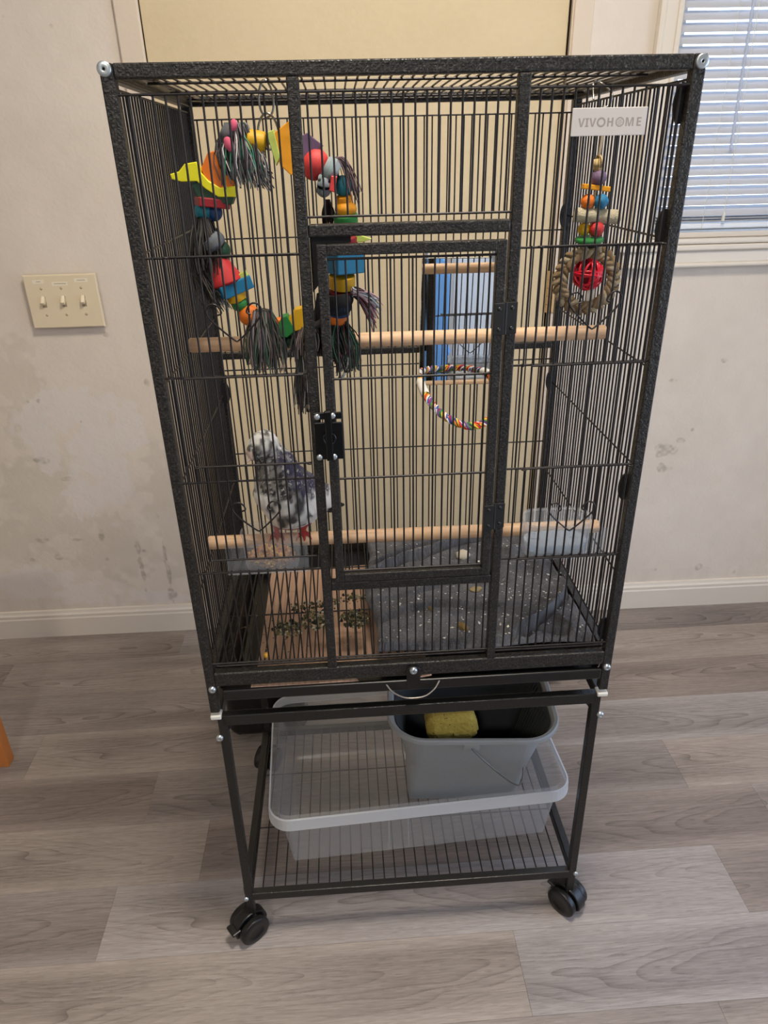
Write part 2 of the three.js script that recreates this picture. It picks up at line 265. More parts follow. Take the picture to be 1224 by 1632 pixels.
  const bk = onWall(struct('trim_4', box(0.98, 2.06, 0.05, -0.015, 1.03, -0.075), M({ color: 0x3a3128, roughness: 0.9 }), 'dark backing sheet behind the cream door'));  // full dark sheet closing the doorway, visible as dark gaps round the door
  const brass = M({ color: 0xc8a878, roughness: 0.5, metalness: 0.2 });
  for (const hy of [0.222, 0.955, 1.80]) {
    const h = new THREE.Group(); h.name = numbered('door_hinge'); dr.add(h);
    for (let k = 0; k < 5; k++) part('hinge_knuckle', at(cyl(0.0075, 0.0188, 10).clone(), 0.4365, hy + (k - 2) * 0.0198, 0.0045), brass, h);
    part('hinge_leaf', box(0.016, 0.099, 0.002, 0.446, hy, 0.0125), brass, h);
  }
  // window: casing, stool and apron, jambs, sash, glass
  const wg = [box(0.05, 1.10, 0.012, 0.645, 1.60, 0.006, 0.003), box(0.014, 1.10, 0.018, 0.628, 1.60, 0.009, 0.004), box(0.012, 1.06, 0.02, 0.666, 1.60, 0.006, 0.003),
    box(0.062, 1.10, 0.014, 1.652, 1.60, 0.007, 0.003), box(1.07, 0.062, 0.014, 1.146, 2.11, 0.007, 0.003),
    box(1.12, 0.012, 0.034, 1.146, 1.064, 0.004, 0.004), box(1.10, 0.014, 0.026, 1.146, 1.050, 0.010, 0.004), box(1.08, 0.03, 0.016, 1.146, 1.028, 0.008, 0.004), box(1.08, 0.01, 0.024, 1.146, 1.010, 0.010, 0.004)];
  const wi = onWall(struct('window_1', merge(wg), trimM, 'white window frame with a stepped sill'));
  part('window_jamb', merge([box(0.012, 1.02, 0.1, 0.678, 1.575, -0.065), box(0.012, 1.02, 0.1, 1.614, 1.575, -0.065), box(0.94, 0.012, 0.1, 1.146, 2.075, -0.065), box(0.94, 0.012, 0.1, 1.146, 1.076, -0.065)]), trimM, wi);
  part('window_sash', merge([box(0.035, 0.99, 0.03, 0.70, 1.575, -0.09), box(0.035, 0.99, 0.03, 1.592, 1.575, -0.09), box(0.035, 0.99, 0.03, 1.146, 1.575, -0.09), box(0.92, 0.035, 0.03, 1.146, 2.05, -0.09), box(0.92, 0.035, 0.03, 1.146, 1.10, -0.09)]), whitePlastic, wi);
  part('window_pane', new THREE.BoxGeometry(0.43, 0.93, 0.003).translate(0.923, 1.575, -0.09), M({ color: 0xffffff, transmission: 1, roughness: 0, thickness: 0 }), wi);
  part('window_pane', new THREE.BoxGeometry(0.43, 0.93, 0.003).translate(1.369, 1.575, -0.09), M({ color: 0xffffff, transmission: 1, roughness: 0, thickness: 0 }), wi);
  // blind
  const vb = thing('window_blind', 'white horizontal slat blind hanging in the bright window', 'blind'); onWall(vb);
  const slatM = M({ color: 0xb2b2b5, roughness: 0.7, transmission: 0.02, thickness: 0 });
  const n = 6, sp = [], si = []; for (let k = 0; k <= n; k++) { const t = k / n - 0.5; for (const x of [-0.462, 0.462]) sp.push(x, 0.0022 * (1 - 4 * t * t), t * 0.0254); }
  for (let k = 0; k < n; k++) si.push(2 * k, 2 * k + 2, 2 * k + 1, 2 * k + 1, 2 * k + 2, 2 * k + 3);
  const sg = new THREE.BufferGeometry(); sg.setAttribute('position', new THREE.Float32BufferAttribute(sp, 3)); sg.setIndex(si); sg.computeVertexNormals();
  for (let k = 0; k < 43; k++) { const low = k < 3 ? 0.006 * k : (k - 3) * 0.0216 + 0.022; const m = part('slat', sg, slatM, vb); m.position.set(1.146, 1.108 + low, -0.02); m.rotation.x = R(k < 3 ? 8 : 51); }
  part('bottom_rail', box(0.924, 0.012, 0.024, 1.146, 1.096, -0.02, 0.003), M({ color: 0xeef2f6, roughness: 0.5, transmission: 0.2, thickness: 0 }), vb);
  part('head_rail', box(0.926, 0.03, 0.03, 1.146, 2.052, -0.02, 0.003), whitePlastic, vb);
  for (const x of [0.80, 1.146, 1.5]) part('ladder_cord', bar(V(x, 1.09, -0.0075), V(x, 2.04, -0.0075), 0.0006), whitePlastic, vb);
  part('tilt_wand', bar(V(0.832, 1.262, 0.002), V(0.81, 2.03, 0.002), 0.0036, 8), M({ color: 0xcfd6e4, roughness: 0.2, transmission: 0.35, thickness: 0 }), vb);
  part('pull_cord', merge([bar(V(0.845, 1.12, 0.0), V(0.83, 2.03, 0.0), 0.0009), at(lathe([[0.0005, 0], [0.004, 0.002], [0.003, 0.018], [0.001, 0.022]], 10), 0.845, 1.105, 0)]), whitePlastic, vb);
}
// unseen ceiling lamps lighting cage and room: glowing dome, light just under it
for (const [i, q] of LAMPS.entries()) {
  const t = thing('unseen_ceiling_lamp', i ? 'unseen ceiling lamp behind the camera, placed to light the whole room' : 'unseen ceiling lamp placed to light the cage and far wall from above', 'lamp', [q.x, 2.42, q.z], 'unseen ceiling lamps');
  part('lamp_base', lathe([[0.001, 0], [0.19, 0], [0.19, -0.02], [0.001, -0.02]]), whitePlastic, t);
  part('lamp_shade', lathe([[0.001, -0.06], [0.10, -0.054], [0.16, -0.035], [0.178, -0.02]]), M({ color: 0xffffff, roughness: 0.6, emissive: new THREE.Color(...q.c), emissiveIntensity: 2 }), t);
  const l = new THREE.RectAreaLight(new THREE.Color(...q.c), q.i, q.size, q.size); l.position.set(0, -0.064, 0); l.rotation.x = -Math.PI / 2; t.add(l);
}

// ---------------------------------------------------------------- the bird cage on its stand
const D = 0.406, TB = 0.0135, WR = 0.00125;
const cage = thing('bird_cage', 'tall dark metal wire bird cage on a rolling stand with shelf', 'cage');
{
  const H = 1.3446, Y0 = 0.5215, xo = 0.3 - TB / 2, zf = -TB / 2, zb = -D + TB / 2;
  const tubeY = (x, z, a, b, w = TB) => box(w, b - a, TB, x, (a + b) / 2, z, 0.0016);
  const tubeX = (a, b, y, z, h = TB) => box(b - a, h, TB, (a + b) / 2, y, z, 0.0016);
  const tubeZ = (x, y, a, b, h = TB) => box(TB, h, b - a, x, y, (a + b) / 2, 0.0016);
  // corner posts (upper cage)
  for (const [sx, z] of [[-1, zf], [1, zf], [-1, zb], [1, zb]]) part('corner_post', tubeY(sx * xo, z, Y0 + 0.006, H), frameM, cage);
  // front panel
  const panel = (n) => { const g = new THREE.Group(); g.name = numbered(n); cage.add(g); return g; };
  const fp = panel('front_panel'); part('top_rail', tubeX(-xo + TB / 2, xo - TB / 2, H - TB / 2, zf), frameM, fp); part('bottom_rail', tubeX(-xo + TB / 2, xo - TB / 2, 0.5885, zf, 0.023), frameM, fp);
  part('mid_post', tubeY(-0.1155, zf, 0.6, H - TB, 0.0125), frameM, fp); part('mid_post', tubeY(0.1165, zf, 0.6, H - TB, 0.0125), frameM, fp);
  part('header_bar', tubeX(-0.109, 0.11, 1.1895, zf, 0.0125), frameM, fp); part('header_bar', tubeX(-0.109, 0.11, 0.738, zf, 0.0125), frameM, fp);
  const gus = new THREE.Shape(); gus.moveTo(0, 0); gus.lineTo(0.045, 0); gus.lineTo(0.045, -0.008); gus.lineTo(0.014, -0.014); gus.lineTo(0.009, -0.05); gus.lineTo(0, -0.06); gus.closePath();
  part('gusset_plate', new THREE.ExtrudeGeometry(gus, { depth: 0.002, bevelEnabled: false }).translate(-0.109, 1.184, -0.014), blackRough, fp);
  const fw = (x, a, b, z = -0.006) => rod('front_wire', V(x, a, z), V(x, b, z), WR, wireM, fp);
  const fh = (a, b, y, z = -0.0035, r = WR * 1.1) => rod('front_cross_wire', V(a, y, z), V(b, y, z), r, wireM, fp);
  const hearts = (cx, y, gate) => {
    const q = [[0.014, 0.032], [0.016, 0.038], [0.021, 0.042], [0.027, 0.041], [0.0305, 0.035], [0.028, 0.027], [0.014, 0.012], [0.002, 0.0015], [0, 0.0005]];
    const pts = [...q.map(([a, b]) => V(cx - a, y + b, 0.0025)), ...q.slice(0, -1).reverse().map(([a, b]) => V(cx + a, y + b, 0.0025))];
    pts.unshift(V(cx - 0.0185, y + 0.030, 0.0025)); pts.push(V(cx + 0.0185, y + 0.030, 0.0025));
    part('heart_wire', tube(pts, 0.0011, 90, 6), wireM, gate);
  };
  const colX = (k, s) => s < 0 ? -0.122 - 0.0121 * (k + 0.9) : 0.1235 + 0.0121 * (k + 0.9);
  for (const s of [-1, 1]) {
    const a = s < 0 ? -0.287 : 0.122, b = s < 0 ? -0.121 : 0.287, cx = s < 0 ? -0.1975 : 0.2115;
    for (const y of [1.318, 1.166, 1.034, 0.9, 0.767, 0.616]) fh(a, b, y);
    for (let k = 0; k < 13; k++) for (const [y0, y1] of [[0.615, 0.768], [0.899, 1.035], [1.165, 1.319]]) fw(colX(k, s), y0, y1);
    for (const [top, lift] of [[1.166, 0], [0.9, s < 0 ? 0.0215 : 0]]) {
      const gl = s < 0 ? -0.263 : 0.144, gr = s < 0 ? -0.126 : 0.2805;
      const g = panel('feeder_gate'); for (const dy of [0.0012, -0.132]) rod('gate_rail', V(gl, top + lift + dy, 0.0015), V(gr, top + lift + dy, 0.0015), WR, wireM, g);
      for (let k = 0; k < 13; k++) { const x = colX(k, s); rod('gate_wire', V(x, top + lift - 0.133, 0), V(x, top + lift + 0.002, 0), WR, wireM, g); }
      for (const x of [gl, gr]) part('gate_hook', new THREE.TorusGeometry(0.003, 0.001, 6, 12).rotateX(Math.PI / 2).translate(x, top + lift + 0.0012, 0.003), wireM, g);
      hearts(cx, top + lift - 0.091, g);
    }
  }
  for (const y of [1.318, 1.203]) fh(-0.11, 0.111, y);
  for (const y of [0.7315, 0.616]) fh(-0.11, 0.111, y);
  for (let k = 0; k < 18; k++) { const x = -0.1025 + k * 0.0121; fw(x, 1.202, 1.319); fw(x, 0.615, 0.7325); }
  // door with latch and hinges
  const door = part('cage_door', merge([box(0.0115, 0.427, 0.0115, -0.0965, 0.9625, 0.0005), box(0.0115, 0.427, 0.0115, 0.1005, 0.9625, 0.0005), box(0.186, 0.0115, 0.0115, 0.002, 1.1702, 0.0005), box(0.186, 0.0115, 0.0115, 0.002, 0.7548, 0.0005)]), frameM, cage);
  for (const y of [1.1605, 1.027, 0.899, 0.7635]) rod('door_cross_wire', V(-0.0915, y, 0.0012), V(0.0955, y, 0.0012), WR * 1.15, wireM, door);
  for (let k = 0; k < 15; k++) { const x = -0.0835 + k * 0.01235; rod('door_wire', V(x, 0.7625, -0.0012), V(x, 1.1615, -0.0012), WR, wireM, door); }
  const latch = part('latch_plate', merge([box(0.0345, 0.048, 0.0022, -0.1003, 0.953, 0.0085), box(0.0345, 0.009, 0.0022, -0.1003, 0.985, 0.0085), box(0.009, 0.064, 0.004, -0.1, 0.960, 0.011, 0.0015)]), M({ color: 0x050506, roughness: 0.22, clearcoat: 0.6 }), door);
  part('latch_knob', new THREE.TorusGeometry(0.0072, 0.0012, 8, 24).translate(-0.0995, 0.957, 0.0115), M({ color: 0x34383c, roughness: 0.2, metalness: 0.8 }), latch);
  for (const [x, y] of [[-0.113, 0.9845], [-0.0945, 0.985], [-0.113, 0.9325], [-0.095, 0.9325]]) part('screw', orient(lathe([[0.0001, 0.0016], [0.0022, 0.0014], [0.0036, 0.0004], [0.0037, -0.001]], 14), V(0, 0, 1), V(x, y, 0.0105)), zinc, latch);
  for (const y of [1.091, 0.8365]) {
    const h = part('hinge', merge([box(0.0125, 0.036, 0.0016, 0.1005, y, 0.0072), box(0.0125, 0.036, 0.0016, 0.1165, y, 0.0016), bar(V(0.1085, y - 0.018, 0.0035), V(0.1085, y + 0.018, 0.0035), 0.0022, 10)]), blackRough, door);
    for (const [x, z] of [[0.1005, 0.008], [0.1165, 0.0024]]) for (const s of [-1, 1]) part('rivet', orient(lathe([[0.0001, 0.0014], [0.0018, 0.001], [0.0024, 0]], 10), V(0, 0, 1), V(x, y + s * 0.0115, z)), blackPlastic, h);
  }
  // side panels
  const lipSheenM = M({ color: 0xa8a196, roughness: 0.25, metalness: 0.7 });  // pale grey: the bright wall reflected on the rails, put into the colour
  for (const s of [-1, 1]) {
    const x = s * 0.2925, sp = panel('side_panel'); part('top_rail', tubeZ(s * xo, H - TB / 2 - 0.0005, zb + TB / 2, zf - TB / 2), frameM, sp); part('bottom_rail', tubeZ(s * xo, 0.5875, zb + TB / 2, zf - TB / 2, 0.022), frameM, sp); part('roof_lip_sheen', box(0.026, 0.0025, D - 2.2 * TB, s * 0.2735, 1.3375, -D / 2, 0.0008), lipSheenM, sp);
    for (const y of [1.3235, 1.17, 1.024, 0.896, 0.731, 0.612]) rod('side_cross_wire', V(s * 0.2905, y, zb), V(s * 0.2905, y, zf), WR, wireM, sp);
    for (let k = 0; k < 31; k++) { const z = -0.0205 - k * 0.01215; rod('side_wire', V(x, 0.611, z), V(x, 1.325, z), WR, wireM, sp); }
    const tabS = new THREE.Shape(); tabS.absellipse(0, 0, 0.0085, 0.019, 0, Math.PI * 2);
    for (const [y, z] of s < 0 ? [[0.9, -D + 0.02]] : [[1.302, -0.017], [1.182, -0.017], [0.862, -0.017], [0.632, -0.017], [1.17, -D + 0.02], [0.9, -D + 0.02]]) part('panel_hook', new THREE.ExtrudeGeometry(tabS, { depth: 0.003, bevelEnabled: false }).translate(s * 0.2862, y, z), blackRough, sp);
  }
  // back panel
  const bp = panel('back_panel'); for (const [n, y, h] of [['top_rail', H - TB / 2, TB], ['bottom_rail', 0.576, 0.021], ['middle_rail', 0.961, 0.011]]) part(n, tubeX(-xo + TB / 2, xo - TB / 2, y, zb, h), frameM, bp);
  for (const y of [1.314, 1.148, 0.936, 0.781, 0.608]) rod('back_cross_wire', V(-0.288, y, -0.3965), V(0.288, y, -0.3965), WR, wireM, bp);
  for (let k = 0; k < 47; k++) { const x = -0.2795 + k * 0.01215; rod('back_wire', V(x, 0.607, -0.399), V(x, 1.315, -0.399), WR, wireM, bp); }
  // roof panel
  const rp = panel('roof_panel'); for (const z of [zf - TB * 0.62, zb + TB * 0.62]) rod('roof_rail', V(-0.286, 1.3365, z), V(0.286, 1.3365, z), 0.0017, wireM, rp);
  for (let k = 0; k < 45; k++) { const x = -0.2665 + k * 0.0121; rod('roof_wire', V(x, 1.3365, zb + TB), V(x, 1.3365, zf - TB), WR, wireM, rp); }
  for (const z of [-0.085, -0.2, -0.31]) rod('roof_cross_wire', V(-0.274, 1.3342, z), V(0.274, 1.3342, z), WR * 1.2, wireM, rp);
  // floor grate and pull-out tray
  const gr = part('floor_grate', merge([bar(V(-0.283, 0.603, -0.014), V(0.283, 0.603, -0.014), 0.0018), bar(V(-0.283, 0.603, -D + 0.014), V(0.283, 0.603, -D + 0.014), 0.0018), bar(V(-0.283, 0.603, -0.014), V(-0.283, 0.603, -D + 0.014), 0.0018), bar(V(0.283, 0.603, -0.014), V(0.283, 0.603, -D + 0.014), 0.0018)]), wireM, cage);
  for (let k = 0; k < 46; k++) { const x = -0.2755 + k * 0.0122; rod('grate_wire', V(x, 0.6035, -D + 0.014), V(x, 0.6035, -0.014), WR, wireM, gr); }
  for (const z of [-0.14, -0.275]) rod('grate_cross_wire', V(-0.283, 0.6015, z), V(0.283, 0.6015, z), WR, wireM, gr);
  const tray = part('pull_out_tray', vessel(0.2835, 0.190, 0.012, [[0.024, 0.537], [0.016, 0.538], [0.004, 0.566], [-0.002, 0.5685], [-0.002, 0.5705], [0.006, 0.570], [0.020, 0.5425], [0.026, 0.5415]].map(([i, y]) => [i, y]), 5).translate(0.001, 0, -0.194), M({ color: 0x0c0c0d, roughness: 0.28 }), cage);
  { const f = vessel(0.2835, 0.190, 0.012, [[0.024, 0.5412], [0.0241, 0.5416]], 5).translate(0.001, 0, -0.194); part('tray_floor', f, M({ color: 0x0c0c0d, roughness: 0.28 }), tray); }
  for (const s of [-1, 1]) part('added_tray_runner', box(0.014, 0.006, D - 0.03, s * 0.2815, 0.5735, -D / 2, 0.001), frameM, cage);  // added to close the bright gap between tray and side rails
  part('tray_front', box(0.562, 0.018, 0.007, 0.004, 0.561, -0.0005, 0.002), M({ color: 0x0d0d0e, roughness: 0.3 }), tray);
  part('tray_handle', tube([V(-0.038, 0.565, 0.002), V(-0.03, 0.556, 0.008), V(-0.012, 0.5465, 0.012), V(0.004, 0.545, 0.0125), V(0.02, 0.548, 0.012), V(0.034, 0.558, 0.008), V(0.041, 0.567, 0.002)], 0.0013, 40), M({ color: 0x9a948c, roughness: 0.35, metalness: 0.8 }), tray);
  const latchTab = new THREE.Shape(); latchTab.moveTo(-0.0095, 0.012); latchTab.lineTo(-0.0095, -0.012); latchTab.quadraticCurveTo(-0.0095, -0.02, 0, -0.02); latchTab.quadraticCurveTo(0.0095, -0.02, 0.0095, -0.012); latchTab.lineTo(0.0095, 0.012); latchTab.quadraticCurveTo(0.0095, 0.018, 0, 0.018); latchTab.quadraticCurveTo(-0.0095, 0.018, -0.0095, 0.012);
  part('tray_latch', new THREE.ExtrudeGeometry(latchTab, { depth: 0.002, bevelEnabled: true, bevelSize: 0.0005, bevelThickness: 0.0005, bevelSegments: 1 }).translate(0.002, 0.579, 0.0045), blackPlastic, cage);
  // bolts
  const boltHead = lathe([[0.0012, 0.0026], [0.002, 0.0042], [0.0045, 0.0036], [0.0062, 0.0018], [0.0066, -0.001]], 20), washer = lathe([[0.0017, 0.0018], [0.003, 0.0024], [0.0072, 0.0022], [0.0084, 0.001], [0.0085, -0.0006]], 22);
  for (const [x, y, g, s] of [[-0.2945, 1.3395, washer, 1], [0.2945, 1.3375, washer, 1], [-0.2915, 0.5725, boltHead, 0.85], [0.293, 0.572, boltHead, 0.85], [-0.2925, 0.4785, boltHead, 0.85], [0.294, 0.479, boltHead, 0.85], [-0.294, 0.0985, boltHead, 0.65], [0.2945, 0.1035, boltHead, 0.65], [0.002, 0.592, boltHead, 0.9]])
    part('bolt', orient(g.clone().scale(...(y > 1 ? [0.82, 0.9, 0.82] : [s, s, s])), V(0, 0, 1), V(x, y, y > 1 ? 0.0005 : x > -0.1 && x < 0.1 ? 0.0078 : 0.0008)), zinc, cage);
  // stand
  for (const [sx, z, i] of [[-1, zf, 0], [1, zf, 1], [-1, zb, 2], [1, zb, 3]]) {
    const leg = part('stand_leg', merge([tubeY(sx * xo, z, 0.047, 0.515)]), frameLow, cage); leg.rotation.z = sx * 0.009; leg.position.x = -sx * 0.0035;
    part('leg_collar', box(0.0165, 0.0075, 0.0165, sx * xo, 0.5185, z, 0.002), whitePlastic, cage);
    part('leg_ferrule', box(0.0142, 0.003, 0.0142, sx * xo, 0.0455, z, 0.001), M({ color: 0x8c8a86, roughness: 0.5 }), leg);
    if (z === zf) { const gs = new THREE.Shape(); gs.moveTo(0, 0); gs.lineTo(-sx * 0.016, 0); gs.lineTo(0, -0.022); gs.closePath(); part('corner_gusset', new THREE.ExtrudeGeometry(gs, { depth: 0.003, bevelEnabled: false }).translate(sx * (xo - TB / 2 - 0.002), 0.5005, z - 0.003), frameLow, cage); }
    // twin-wheel caster
    const ct = new THREE.Group(); ct.name = numbered('caster'); cage.add(ct); ct.position.set(sx * xo, 0, z); ct.rotation.y = R([38, -52, 70, -60][i]); ct.scale.set(1.12, 1.06, 1.12);
    const hood = new THREE.Shape(); hood.moveTo(0.026, 0.02); hood.absarc(0, 0.026, 0.027, -0.1, Math.PI + 0.25, false); hood.lineTo(0.02, 0.014); hood.closePath();
    part('caster_hood', new THREE.ExtrudeGeometry(hood, { depth: 0.014, bevelEnabled: true, bevelSize: 0.0015, bevelThickness: 0.0015, bevelSegments: 2, curveSegments: 20 }).translate(-0.004, 0, -0.007), blackPlastic, ct);
    for (const e of [-1, 1]) part('wheel', lathe([[0.0005, -0.0055], [0.012, -0.0055], [0.0135, -0.0065], [0.0235, -0.006], [0.0248, -0.0035], [0.0248, 0.0035], [0.0235, 0.006], [0.0135, 0.0065], [0.012, 0.0045], [0.0005, 0.0045]], 32).rotateX(Math.PI / 2).translate(-0.004, 0.0248, e * 0.0155), blackPlastic, ct);
    part('caster_stem', cyl(0.005, 0.02, 10).clone().translate(0, 0.04, 0), blackPlastic, ct);
    part('brake_lever', box(0.016, 0.005, 0.022, -0.031, 0.036, 0, 0.002).rotateZ(0.0), blackPlastic, ct);
  }
  part('stand_rail', merge([tubeX(-xo + TB / 2, xo - TB / 2, 0.5105, zf, 0.019)]), frameLow, cage); part('stand_rail', merge([tubeX(-xo + TB / 2, xo - TB / 2, 0.5105, zb, 0.019)]), frameLow, cage);
  for (const s of [-1, 1]) part('stand_rail', tubeZ(s * xo, 0.5105, zb + TB / 2, zf - TB / 2, 0.019), frameLow, cage);
  const sh = part('wire_shelf', merge([tubeX(-xo + TB / 2, xo - TB / 2, 0.1005, zf, 0.017), tubeX(-xo + TB / 2, xo - TB / 2, 0.1005, zb, 0.017), tubeZ(-xo, 0.1005, zb + TB / 2, zf - TB / 2, 0.017), tubeZ(xo, 0.1005, zb + TB / 2, zf - TB / 2, 0.017), bar(V(-0.2835, 0.1055, -0.0165), V(-0.2835, 0.1055, -D + 0.0165), 0.002), bar(V(0.2835, 0.1055, -0.0165), V(0.2835, 0.1055, -D + 0.0165), 0.002)]), frameLow, cage);
  for (let k = 0; k < 28; k++) { const x = -0.265 + k * 0.01965; rod('shelf_wire', V(x, 0.107, -D + 0.006), V(x, 0.107, -0.006), 0.0013, wireDark, sh); }
  for (const z of [-0.14, -0.27]) rod('shelf_cross_wire', V(-0.285, 0.1055, z), V(0.285, 0.1055, z), 0.0012, wireDark, sh);
  // name plate
  const c = document.createElement('canvas'); c.width = 480; c.height = 160; const x = c.getContext('2d');
  x.fillStyle = '#c6c0bc'; x.fillRect(0, 0, 480, 160); x.fillStyle = '#9a918a'; x.strokeStyle = '#9a918a'; x.font = 'bold 70px sans-serif'; x.textBaseline = 'middle'; x.textAlign = 'center';
  const put = (t, px) => x.fillText(t, px, 84); put('V', 62); put('I', 98); put('V', 134); put('H', 247); put('M', 372); put('E', 431);
  x.lineWidth = 11; x.beginPath(); x.arc(189, 83, 23, 0, 6.2832); x.stroke(); x.lineWidth = 8; x.beginPath(); x.arc(309, 83, 24, 0, 6.2832); x.stroke();
  x.lineWidth = 5; for (const yy of [73, 84, 95]) { x.beginPath(); x.moveTo(yy === 84 ? 292 : 297, yy); x.lineTo(yy === 84 ? 326 : 321, yy); x.stroke(); }
  const tx = new THREE.CanvasTexture(c); tx.colorSpace = THREE.SRGBColorSpace; tx.repeat.set(1 / 0.078, 1 / 0.0255); tx.offset.set(-(0.2055 - 0.039) / 0.078, -(1.2862 - 0.01275) / 0.0255); tx.wrapS = tx.wrapT = THREE.ClampToEdgeWrapping;
  const np = part('name_plate', box(0.078, 0.0255, 0.0012, 0.2055, 1.2862, 0.0012, 0.0005), M({ color: 0xd6d0cc, roughness: 0.5 }), cage); np.rotation.z = 0;
  np.userData.label = 'light grey plate lettered VIVOHOME'; np.material = M({ map: tx, roughness: 0.5 });
}

// ---------------------------------------------------------------- perches, mirror, toys
{
  const rodL = lathe([[0.0001, -0.283], [0.0085, -0.283], [0.0097, -0.2815], [0.0097, 0.2815], [0.0085, 0.283], [0.0001, 0.283]], 18).rotateZ(Math.PI / 2);
  { const p = rodL.attributes.position, uv = rodL.attributes.uv; for (let i = 0; i < uv.count; i++) uv.setXY(i, p.getX(i) * 2, uv.getX(i)); }
  const a = solo('wooden_perch', rodL, dowelM, 'upper round wooden dowel perch spanning the cage behind the bead ring', 'perch', 'dowel perches'); a.position.set(0, 1.0385, -0.144); a.rotation.z = -0.003;
  const b = a.clone(); b.name = numbered('wooden_perch'); b.userData = { ...a.userData, label: 'lower round wooden dowel perch that the bird stands on' }; b.position.set(0, 0.7705, -0.08); b.rotation.z = -0.006; scene.add(b);
}
{
  const t = thing('hanging_mirror', 'rectangular mirror with rainbow braided rope swing hung inside the cage', 'mirror', [0.1145, 0.9, -0.386]); t.rotation.set(R(3.4), 0, R(-1));
  part('mirror_glass', box(0.127, 0.213, 0.003, 0, 0.1065, 0.003, 0.0008), M({ color: 0xf0f2f2, metalness: 1, roughness: 0.015 }), t);
  part('mirror_backing', box(0.127, 0.213, 0.002, 0, 0.1065, 0, 0.0008), whitePlastic, t);
  for (const x of [-0.056, 0.052]) part('mirror_clip', merge([box(0.006, 0.034, 0.002, x, 0.222, 0.0035), box(0.006, 0.004, 0.008, x, 0.237, -0.001)]), zinc, t);
  // braid: three strands twisted round a U of cord
  const U = [V(-0.062, 0.012, 0.004), V(-0.062, 0.010, 0.03), V(-0.054, 0.0, 0.075), V(-0.03, -0.012, 0.125), V(0.005, -0.018, 0.148), V(0.035, -0.014, 0.135), V(0.057, -0.002, 0.085), V(0.064, 0.010, 0.03), V(0.064, 0.012, 0.004)];
  const cur = new THREE.CatmullRomCurve3(U, false, 'centripetal'), N = 260, rope = new Acc();
  const cols = [0xd8322a, 0xe8832a, 0xe6cf3a, 0x3f8a4a, 0x3e57a8, 0x7a3f8f, 0xf0ede6].map(lin);
  for (let s = 0; s < 3; s++) for (let q = 0; q < 4; q++) {
    const seg = []; let cc = null; const flush = () => { if (seg.length > 1) rope.strand(seg, 0.0017, 0.0017, cc, 5); };
    for (let k = 0; k <= N; k++) {
      const u = k / N, p = cur.getPointAt(u), tn = cur.getTangentAt(u), n = V(0, 1, 0).cross(tn).normalize(), bn = tn.clone().cross(n), a = u * 62 + s * 2.094, b = a * 1.6 + q * 1.5708;
      const w = p.clone().addScaledVector(n, Math.cos(a) * 0.0034 + Math.cos(b) * 0.0018).addScaledVector(bn, Math.sin(a) * 0.0034 + Math.sin(b) * 0.0018);
      seg.push(w); if (k % 20 === 0 && k) { const cl = cols[(Math.floor(k / 20) * 2 + s * 3 + q * 2) % 7]; cc = cl; flush(); seg.length = 0; seg.push(w); }
    }
  }
  part('rope_swing', rope.build(), M({ vertexColors: true, roughness: 0.85, color: 0xffffff }), t);
  const wrap = (u0, u1) => tube([0, 1, 2, 3, 4].map((k) => cur.getPointAt(u0 + (u1 - u0) * k / 4)), 0.0075, 16, 12);
  part('rope_wrap', merge([wrap(0.04, 0.17), wrap(0.83, 0.96)]), M({ color: 0xe4ded4, roughness: 0.7 }), t);
}
const C = { red: 0xc02a2c, coral: 0xd8413f, darkred: 0x8e1a22, orange: 0xe07418, amber: 0xe89c10, yellow: 0xd8a60c, lemon: 0xe6e01c, green: 0x1f7a34, dark: 0x12402a, teal: 0x13788a, blue: 0x13719a, navy: 0x143c6e, purple: 0x6d5572, lime: 0xb8c860 };
const paints = {}; const pm = (k) => paints[k] ??= M({ color: C[k], roughness: 0.5, bumpMap: rep(grainBump, 3, 3), bumpScale: 0.0002 });
